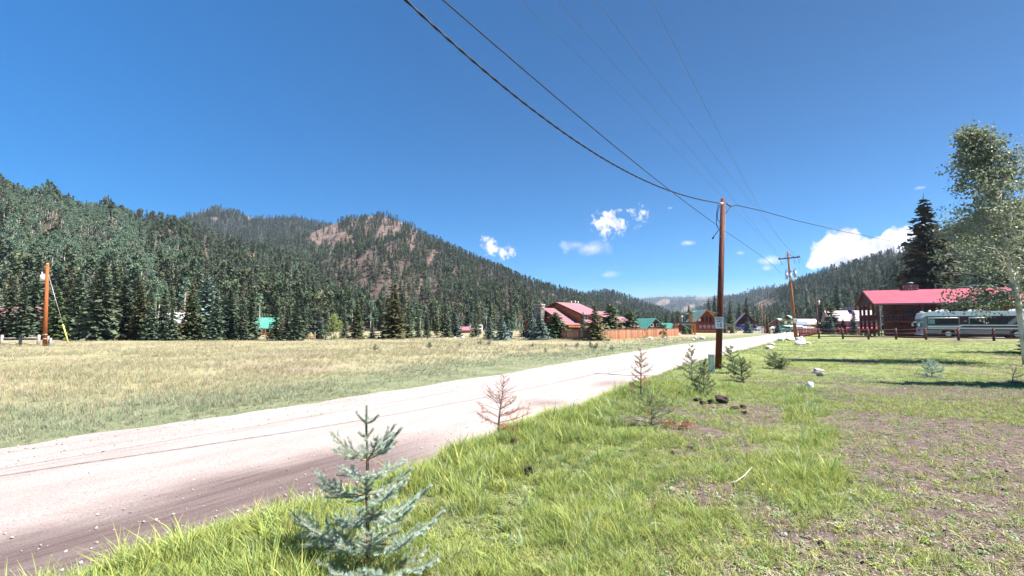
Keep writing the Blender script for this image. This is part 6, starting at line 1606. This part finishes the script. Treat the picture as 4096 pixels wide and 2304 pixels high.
def sapling(label, px, py_base, py_top, Yd, seed, spread, whorls, green=1.0, rust=0.0, nper=260, nl=.032, nw=.0028, bent=0.0, leafm='needle_green', name='spruce_sapling', low_only=None):
    r = np.random.default_rng(seed); q = on(P(px, py_base, Yd)); top = P(px, py_top, Yd).z - q.z
    t = thing(name, label, 'sapling', q)
    tk = [Vector((0, 0, -.05)), Vector((bent * .3, 0, top * .35)), Vector((bent * .8, 0, top * .7)), Vector((bent, 0, top))]
    R0 = .008 + .006 * top
    MB().tube(tk, [R0 * 1.3, R0, R0 * .6, R0 * .25], 7).build('trunk', M['twig_grey'], t)
    def at(f):
        f = min(.999, f) * 3; i = int(f); return tk[i].lerp(tk[i + 1], f - i)
    wood = MB(); gn = []; rn = []
    for w in range(whorls):
        f = .10 + .84 * (w / max(1, whorls - 1)) ** .95
        for k in range(5 if w < whorls - 2 else 3):
            a = r.random() * 6.283; L_ = spread * ((1 - f) ** .8 + .10) * (.55 + .6 * r.random())
            b_ = at(f) + Vector((0, 0, r.normal() * .02 * top)); d = Vector((math.cos(a), math.sin(a), .18 + .35 * r.random() + .5 * f))
            pts = [b_, b_ + d * L_ * .5 + Vector((0, 0, -.05 * L_)), b_ + d * L_ + Vector((0, 0, -.02 * L_))]
            wood.tube(pts, [R0 * .38, R0 * .26, R0 * .12], 4)
            seg = [pts]
            for m_ in range(4):
                g_ = .35 + .16 * m_; c = pts[0].lerp(pts[1], g_ * 2) if g_ < .5 else pts[1].lerp(pts[2], g_ * 2 - 1)
                e = c + (d + Vector(r.normal(size=3)) * .7).normalized() * L_ * .34; wood.tube([c, e], [R0 * .18, R0 * .08], 3); seg.append([c, e])
            u = r.random()
            if low_only is not None and f > low_only: continue
            for s_ in seg:
                if u < green: gn.append(needles(s_, nper, nl, nw, r, .6))
                elif u < green + rust: rn.append(needles(s_, nper * .85, nl * 1.2, nw * .75, r, .3))
    wood.build('branch', M['twig_grey'], t)
    for arr, m_ in ((gn, leafm), (rn, 'needle_rust')):
        if arr:
            V = np.concatenate(arr)
            if len(V): obj('foliage', mesh_np('needles', V, quads(V), [M[m_]]), t)
    return t
sapling('half dead spruce sapling with bare top twigs and rust red lower needles', 497.5, 458, 374.5, 7.6, 31, .55, 10, .06, .42, 420, .026, .0022, .10, low_only=.5)
sapling('small sapling with reddish dying needles at its crooked top', 641, 397, 348.5, 11.2, 32, .34, 8, .45, .45, 300, .03, .003, .02)
sapling('sparse grey green spruce shrub below the crooked reddish sapling', 652, 436, 396, 8.2, 33, .60, 8, .85, .05, 420, .024, .002, .0)
sapling('small spruce sapling with a long bare leader at the road edge', 692, 379, 345.5, 14.5, 34, .46, 8, .95, .0, 260, .036, .0035, .0)
sapling('dense dark young spruce in front of the bare leader sapling', 704, 395, 362, 11.8, 35, .40, 9, 1.0, .0, 420, .034, .0035, .0)
sapling('yellow green spruce sapling just right of the thick pole', 733.5, 369, 347, 17.2, 36, .5, 7, 1.0, .0, 260, .045, .0045, -.1, leafm='needle_green')
sapling('low yellow green spruce shrub behind the dense young spruce', 742, 377, 358, 15.0, 37, .42, 8, 1.0, .0, 360, .04, .004, .0)
sapling('grey green young spruce alone in the lawn verge', 775.5, 371, 354, 18.5, 38, .45, 8, 1.0, .0, 300, .045, .0045, .0)
sapling('low grey green spruce shrub beside the lone verge spruce', 783, 371.5, 360, 18.2, 39, .45, 6, 1.0, .0, 300, .045, .0045, .0)
sapling('pale silvery spruce sapling on the shadowed lawn', 932, 378, 361.5, 16.0, 40, .45, 7, 1.0, .0, 240, .04, .004, .0, leafm='needle_near')
sapling('bare twiggy sapling at the lawn edge near the aspen', 1012, 385, 367, 14.6, 41, .5, 6, .4, .0, 120, .035, .0035, .15)
# rust-coloured fallen bough in the grass
q = GP(679, 430); t = thing('fallen_bough', 'rust red dead spruce bough lying in the grass', 'bough', q)
rr_ = np.random.default_rng(9); nd = []; mb = MB()
for a_, l_ in ((2.7, .30), (.15, .32), (.6, .22), (2.2, .2), (-.3, .2)):
    pts = [Vector((0, 0, .05)), Vector((math.cos(a_) * l_ * .5, math.sin(a_) * l_ * .5, .09)), Vector((math.cos(a_) * l_, math.sin(a_) * l_, .10))]
    mb.tube(pts, [.006, .004, .002], 4); nd.append(needles(pts, 420, .04, .0018, rr_, .2))
    for m_ in range(7):
        c = pts[0].lerp(pts[2], .2 + .11 * m_); e = c + Vector(rr_.normal(size=3)) * .05 + Vector((math.cos(a_), math.sin(a_), .1)) * .05
        mb.tube([c, e], [.002, .001], 3); nd.append(needles([c, e], 500, .032, .0016, rr_, .3))
mb.build('twig', M['twig_grey'], t); V = np.concatenate(nd); obj('foliage', mesh_np('rust_needles', V, quads(V), [M['needle_rust']]), t)
# ------------------------------------------------------------------ grass, litter and gravel (uncountable: stuff)
def grass_mat(name, c1, c2, rand, transl=.35):
    return mat(name, c1, c2, scale=3.0, rough=.55, rand=rand, transl=transl, spec=.25)
M['g_bright'] = grass_mat('grass_bright', (.26, .325, .075), (.41, .45, .14), .22)
M['g_cool'] = grass_mat('grass_cool', (.15, .22, .10), (.24, .31, .15), .18)
M['g_pale'] = grass_mat('grass_pale', (.26, .33, .19), (.38, .44, .29), .15)
M['g_dry'] = grass_mat('grass_dry', (.33, .28, .15), (.45, .38, .23), .18, .25)
M['g_mead'] = grass_mat('grass_meadow', (.29, .27, .165), (.42, .375, .25), .18, .25)
M['g_sage'] = grass_mat('grass_sage', (.205, .235, .145), (.31, .33, .215), .2, .25)
M['g_straw'] = mat('straw_litter', (.36, .29, .17), (.52, .44, .29), scale=8, rough=.9, rand=.15)
def tuft(seed, n, h, lean, w, spread, m, segs=3, hvar=.5):
    r = np.random.default_rng(seed); V = []; F4 = []; k = 0
    for _ in range(n):
        a = r.random() * 6.283; b0 = np.array([math.cos(a), math.sin(a), 0]) * spread * r.random() ** .6
        da = a + r.normal() * .8; hh = h * (1 - hvar + hvar * 1.4 * r.random()); ln = lean * (.3 + r.random()) * hh; dv = np.array([math.cos(da), math.sin(da), 0]); sv = np.array([-dv[1], dv[0], 0])
        tw_ = r.normal() * .5; sv = sv * math.cos(tw_) + dv * math.sin(tw_)
        for s_ in range(segs + 1):
            f = s_ / segs; p = b0 + dv * ln * f * f + np.array([0, 0, hh * (f - .18 * lean * f * f)]); ww = w * (1 - f ** 1.6) * (.6 + .4 * min(1, f * 4)) + .0003
            V += [p - sv * ww, p + sv * ww]
        for s_ in range(segs): F4.append((k + 2 * s_, k + 2 * s_ + 1, k + 2 * s_ + 3, k + 2 * s_ + 2))
        k += 2 * (segs + 1)
    return mesh_np('tuft', np.array(V), [np.array(F4)], [m])
def weed(seed, n, l, m):
    r = np.random.default_rng(seed); V = []; F = []; k = 0
    for _ in range(n):
        a = r.random() * 6.283; e = .15 + .7 * r.random(); d = np.array([math.cos(a) * math.cos(e), math.sin(a) * math.cos(e), math.sin(e)]); s_ = np.array([-math.sin(a), math.cos(a), 0]) ; ll = l * (.5 + .8 * r.random())
        b0 = r.normal(size=3) * l * .5; b0[2] = abs(b0[2]) * .4
        V += [b0, b0 + d * ll * .5 + s_ * ll * .24, b0 + d * ll + np.array([0, 0, -.2 * ll]), b0 + d * ll * .5 - s_ * ll * .24]; F.append((k, k + 1, k + 2, k + 3)); k += 4
    return mesh_np('weed', np.array(V), [np.array(F)], [m])
def litter(seed, n, l, rad_, m):
    r = np.random.default_rng(seed); V = []; F = []; k = 0
    for _ in range(n):
        c = np.append(r.normal(size=2) * rad_, .006 + .02 * r.random()); a = r.random() * 6.283; d = np.array([math.cos(a), math.sin(a), r.normal() * .12]) * l * (.4 + r.random()); s_ = np.array([-math.sin(a), math.cos(a), 0]) * .0019
        V += [c - d, c - d * .2 + s_, c + d, c - d * .2 - s_]; F.append((k, k + 1, k + 2, k + 3)); k += 4
    return mesh_np('litter', np.array(V), [np.array(F)], [m])
def spread(n, az0, az1, r0, r1, seed, power=1.0):
    """points in a wedge in front of the viewer, thinning out with distance"""
    r = np.random.default_rng(seed); a = np.radians(r.uniform(az0, az1, n)); u = r.random(n)
    rad_ = r0 * (r1 / r0) ** (u ** power)
    x = rad_ * np.sin(a); y = rad_ * np.cos(a)
    keep = y > .8
    return x[keep], y[keep], r
def emit(name, protos, x, y, z, s_, idx, r, label, tilt=.12, sz=None):
    sc3 = np.repeat(s_[:, None], 3, 1)
    if sz is not None: sc3[:, 2] *= sz
    rot = np.column_stack([r.normal(size=len(x)) * tilt, r.normal(size=len(x)) * tilt, r.random(len(x)) * 6.283])
    return scatter(name, [proto(name + '_tuft', p) for p in protos], np.column_stack([x, y, z]), sc3, rot, idx, label, 'grass')

# roadside grass on the camera's side
x, y, r = spread(122000, -54, 62, 1.7, 15, 900, .80)
dn = dnear(x, y); soil_ = soil_mask(x, y); patch = vnoise(x, y, .55, 71, 3); cool = vnoise(x, y, 1.1, 72, 3)
edge = ss(-.02, .3, dn)
pr = edge * np.clip(1.12 - 1.0 * soil_, 0.08, 1) * (.30 - .24 * ss(1.2, 2.6, dn) + 1.0 * ss(.40, .60, .5 * patch + .5 * vnoise(x, y, .22, 74, 2))) * (1 - .35 * ss(3.0, 5.0, dn))
k = (r.random(len(x)) < pr) & (dn > .02)
x, y, dn, soil_, patch, cool = x[k], y[k], dn[k], soil_[k], patch[k], cool[k]
lush = 1 - ss(.6, 3.4, dn); limg = np.interp(y, [3, 5.5, 9, 14], [4.9, 4.5, 3.0, 3.2]); mid = 1 - ss(-.8, 1.0, dn - limg); strip = np.exp(-((x - .62 * y + .1) / .5) ** 2) * (y > 4)
hs_ = (.34 + .27 * lush + .15 * mid + .28 * strip) * (.55 + .75 * patch) * (1 - .35 * soil_) * (.3 + .7 * ss(.15, 1.0, dn)) * (.75 + .5 * r.random(len(x)))
hs_ *= np.where(r.random(len(x)) < .045, 1.7, 1.0); rr = np.hypot(x, y); hs_ *= (1 + .25 * ss(6, 14, rr))
u = r.random(len(x))
idx = np.where(u < .40 + .2 * lush + .15 * mid, r.integers(0, 3, len(x)), np.where(u < .40 + .2 * lush + .15 * mid + .5 * ss(.42, .62, cool), r.integers(3, 5, len(x)), np.where(u > .94, 5, np.where(u > .87, 6, r.integers(0, 3, len(x))))))
tufts = [tuft(1, 12, .22, .55, .0042, .045, M['g_bright']), tuft(2, 9, .26, .7, .0048, .04, M['g_bright']), tuft(3, 14, .16, .6, .0036, .05, M['g_bright']),
         tuft(4, 12, .15, .9, .0032, .05, M['g_cool']), tuft(5, 12, .18, .7, .003, .045, M['g_cool']), tuft(6, 10, .24, .9, .0065, .04, M['g_pale']), tuft(7, 10, .12, 1.5, .0022, .06, M['g_dry'])]
emit('roadside_grass', tufts, x, y, hz(x, y) - .012, hs_ * 1.08, idx, r, 'bright green grass growing along the near side of the road')
# low weeds and straw between the tufts
x, y, r = spread(48000, -54, 62, 1.7, 16, 901, .80); dn = dnear(x, y); soil_ = soil_mask(x, y)
k = (dn > .25) & (r.random(len(x)) < .16 + .14 * (1 - soil_) * ss(1.5, 3.5, dn)); x, y = x[k], y[k]
emit('clover_weeds', [weed(11, 16, .05, M['g_bright']), weed(12, 14, .045, M['g_cool']), weed(13, 12, .05, M['g_pale'])], x, y, hz(x, y), .4 + .45 * r.random(len(x)), r.choice([0, 0, 1, 1, 2], len(x)), r, 'low leafy weeds between the grass tufts')
x, y, r = spread(7000, -30, 62, 1.7, 13, 902, .85); dn = dnear(x, y); soil_ = soil_mask(x, y)
k = (dn > .6) & (r.random(len(x)) < .25 + .7 * ss(2, 4, dn)); x, y = x[k], y[k]
emit('straw_litter', [litter(21, 14, .030, .08, M['g_straw']), litter(22, 8, .05, .1, M['g_straw'])], x, y, hz(x, y), .6 + .6 * r.random(len(x)), r.integers(0, 2, len(x)), r, 'dry straw scattered over the trodden earth', .05)
# short sparse blades over the trodden earth
x, y, r = spread(70000, -20, 62, 1.7, 16, 907, .82); dn = dnear(x, y); soil_ = soil_mask(x, y)
k = (dn > 2.0) & (r.random(len(x)) < (.25 + .75 * ss(.38, .62, vnoise(x, y, .35, 75, 3))) * (1 - .72 * soil_) * ss(1.5, 4.0, dn)); x, y = x[k], y[k]
emit('trodden_grass', [tuft(61, 8, .075, 1.1, .0026, .05, M['g_bright']), tuft(62, 8, .06, 1.3, .0026, .05, M['g_cool']), tuft(63, 7, .06, 1.6, .002, .06, M['g_dry']), tuft(64, 8, .085, .9, .0028, .04, M['g_bright'])], x, y, hz(x, y) - .004, .7 + .7 * r.random(len(x)), r.choice([0, 0, 1, 2, 3, 3], len(x)), r, 'short sparse grass blades on the trodden earth')
# lawn farther right
x, y, r = spread(48000, -5, 60, 12, 62, 903, 1.0); dn = dnear(x, y)
k = (dn > .15) & (r.random(len(x)) < .35 + .9 * ss(.35, .65, vnoise(x, y, 2.5, 81, 3))); x, y = x[k], y[k]; rr = np.hypot(x, y); dn = dn[k]
patch = vnoise(x, y, 4, 83, 3)
hs_ = (.55 + .5 * r.random(len(x))) * (1 + .5 * ss(14, 40, rr)) * (.75 + .5 * (1 - ss(.4, 2, dn)))
u = r.random(len(x)); idx = np.where(u < .55 * ss(.35, .6, patch) + .2, r.integers(0, 2, len(x)), np.where(u < .85, 2, 3))
lawn_t = [tuft(31, 12, .12, .7, .006, .09, M['g_bright']), tuft(32, 12, .10, .8, .006, .10, M['g_bright']), tuft(33, 12, .10, .9, .006, .1, M['g_cool']), tuft(34, 10, .10, 1.1, .005, .1, M['g_dry'])]
emit('lawn_grass', lawn_t, x, y, hz(x, y) - .01, hs_, idx, r, 'short lawn grass between the road and the rail fence')
# meadow across the road
x, y, r = spread(96000, -62, 32, 7, 75, 904, .95); df = dfar(x, y)
gz_ = vnoise(x, y, 5, 40, 3); dens = vnoise(x, y, 2.2, 91, 3); bare_m = vnoise(x, y, 7, 92, 3)
df = df + .5 * (vnoise(x, y, .5, 97, 3) - .45)
k = (df > .03) & (r.random(len(x)) < ss(.0, .35, df) * (.3 + .9 * ss(.32, .6, dens)) * (1 - .85 * ss(.60, .70, bare_m))); x, y, df, gz_ = x[k], y[k], df[k], gz_[k]
rr = np.hypot(x, y); gr = 1 - ss(2.0, 9.5, df + 4.5 * (gz_ - .5))
hs_ = (.5 + .6 * r.random(len(x))) * (.45 + .55 * ss(.1, 1.5, df)) * (1 + .35 * ss(15, 45, rr))
u = r.random(len(x))
tallp = vnoise(x, y, 6, 95, 2)
idx = np.where(u < gr * .68, r.integers(0, 2, len(x)), np.where(u < .55 + .3 * gr, r.integers(2, 4, len(x)), np.where(u < .86, 4, 0)))
mead_t = [tuft(41, 13, .22, .6, .0055, .09, M['g_sage']), tuft(42, 13, .18, .8, .0055, .09, M['g_sage']), tuft(43, 12, .32, .5, .0055, .09, M['g_mead']), tuft(44, 12, .25, .7, .0055, .10, M['g_mead']), tuft(45, 10, .36, .5, .0045, .09, M['g_dry'])]
emit('meadow_grass', mead_t, x, y, np.maximum(hz(x, y), .012) - .01, hs_ * (.45 + .5 * tallp), idx, r, 'tan and sage green meadow grass across the road')
# gravel on the road
x, y, r = spread(46000, -56, 45, 3.5, 40, 905, 1.05); T_ = np.clip((x - xfar(y)) / (xnear(y) - xfar(y)), -1, 2)
k = (T_ > .01) & (T_ < 1.02) & (r.random(len(x)) < .10 + .75 * np.exp(-((T_ - .10) / .13) ** 2) + .35 * np.exp(-((T_ - .98) / .05) ** 2) + .15 * np.exp(-((T_ - .62) / .06) ** 2))
x, y = x[k], y[k]
def peb(seed, m):
    me = rock_mesh(seed, m, .6, 1, .3); return me
sc_ = (.008 + .022 * r.random(len(x)) ** 3.5) * (1 + .5 * ss(10, 30, np.hypot(x, y)))
M['pebble_dark'] = mat('pebble_dark', (.20, .17, .17), (.34, .29, .28), scale=20, rough=.9, rand=.3)
emit('road_gravel', [peb(51, M['pebble_dark']), peb(52, M['rock_white']), peb(53, M['rock_tan'])], x, y, .02 + sc_ * .1, sc_ * 1.5, r.choice([0, 0, 1, 2], len(x)), r, 'loose gravel lying on the dirt road', .4)
# pebbles on the bare earth
x, y, r = spread(10000, -10, 62, 1.8, 14, 906, .9); k = (r.random(len(x)) < soil_mask(x, y)) & (dnear(x, y) > .8); x, y = x[k], y[k]
sc_ = .008 + .02 * r.random(len(x)) ** 3
emit('soil_pebbles', [peb(54, M['rock_tan']), peb(55, M['clod']), peb(56, M['pebble_dark'])], x, y, hz(x, y) + sc_ * .2, sc_ * 1.6, r.integers(0, 3, len(x)), r, 'small pebbles and crumbs on the trodden earth', .4)
# yellow dandelions
def dandelion(px_, py_):
    q = GP(px_, py_); t = thing('dandelion', 'small yellow dandelion flower standing in the grass', 'flower', q, rnd.uniform(0, 6), 'dandelions in the roadside grass')
    MB().tube([(0, 0, 0), (.004, 0, .07), (.01, .004, .14)], [.002, .0018, .0015], 4).build('stem', M['g_cool'], t)
    mb = MB(); 
    for i in range(18):
        a = i * 2.4; e = .2 + .9 * (i / 18); d = Vector((math.cos(a) * math.cos(e), math.sin(a) * math.cos(e), math.sin(e))) * .02; s_ = Vector((-math.sin(a), math.cos(a), 0)) * .003
        c = Vector((.01, .004, .14)); mb.add([c, c + d * .6 + s_, c + d, c + d * .6 - s_], [(0, 1, 2, 3)])
    mb.build('flower_head', M['yellow'], t)
for p_ in ((346.5, 499), (753, 440), (768, 372), (829, 349.5), (718, 375), (700, 420), (765, 500), (770, 505)): dandelion(*p_)

# ------------------------------------------------------------------ the air of the valley
hzb = MB().box(-5200, 5200, -400, 7600, -3.5, 480)
hv = bpy.data.materials.new('valley_air'); hv.use_nodes = True
for n_ in list(hv.node_tree.nodes): hv.node_tree.nodes.remove(n_)
o_ = hv.node_tree.nodes.new('ShaderNodeOutputMaterial'); pv = hv.node_tree.nodes.new('ShaderNodeVolumePrincipled')
pv.inputs['Color'].default_value = (.60, .74, 1.0, 1); pv.inputs['Density'].default_value = 1.1e-4; pv.inputs['Anisotropy'].default_value = .2
hv.node_tree.links.new(pv.outputs[0], o_.inputs['Volume'])
tag(hzb.build('haze', hv), kind='stuff')
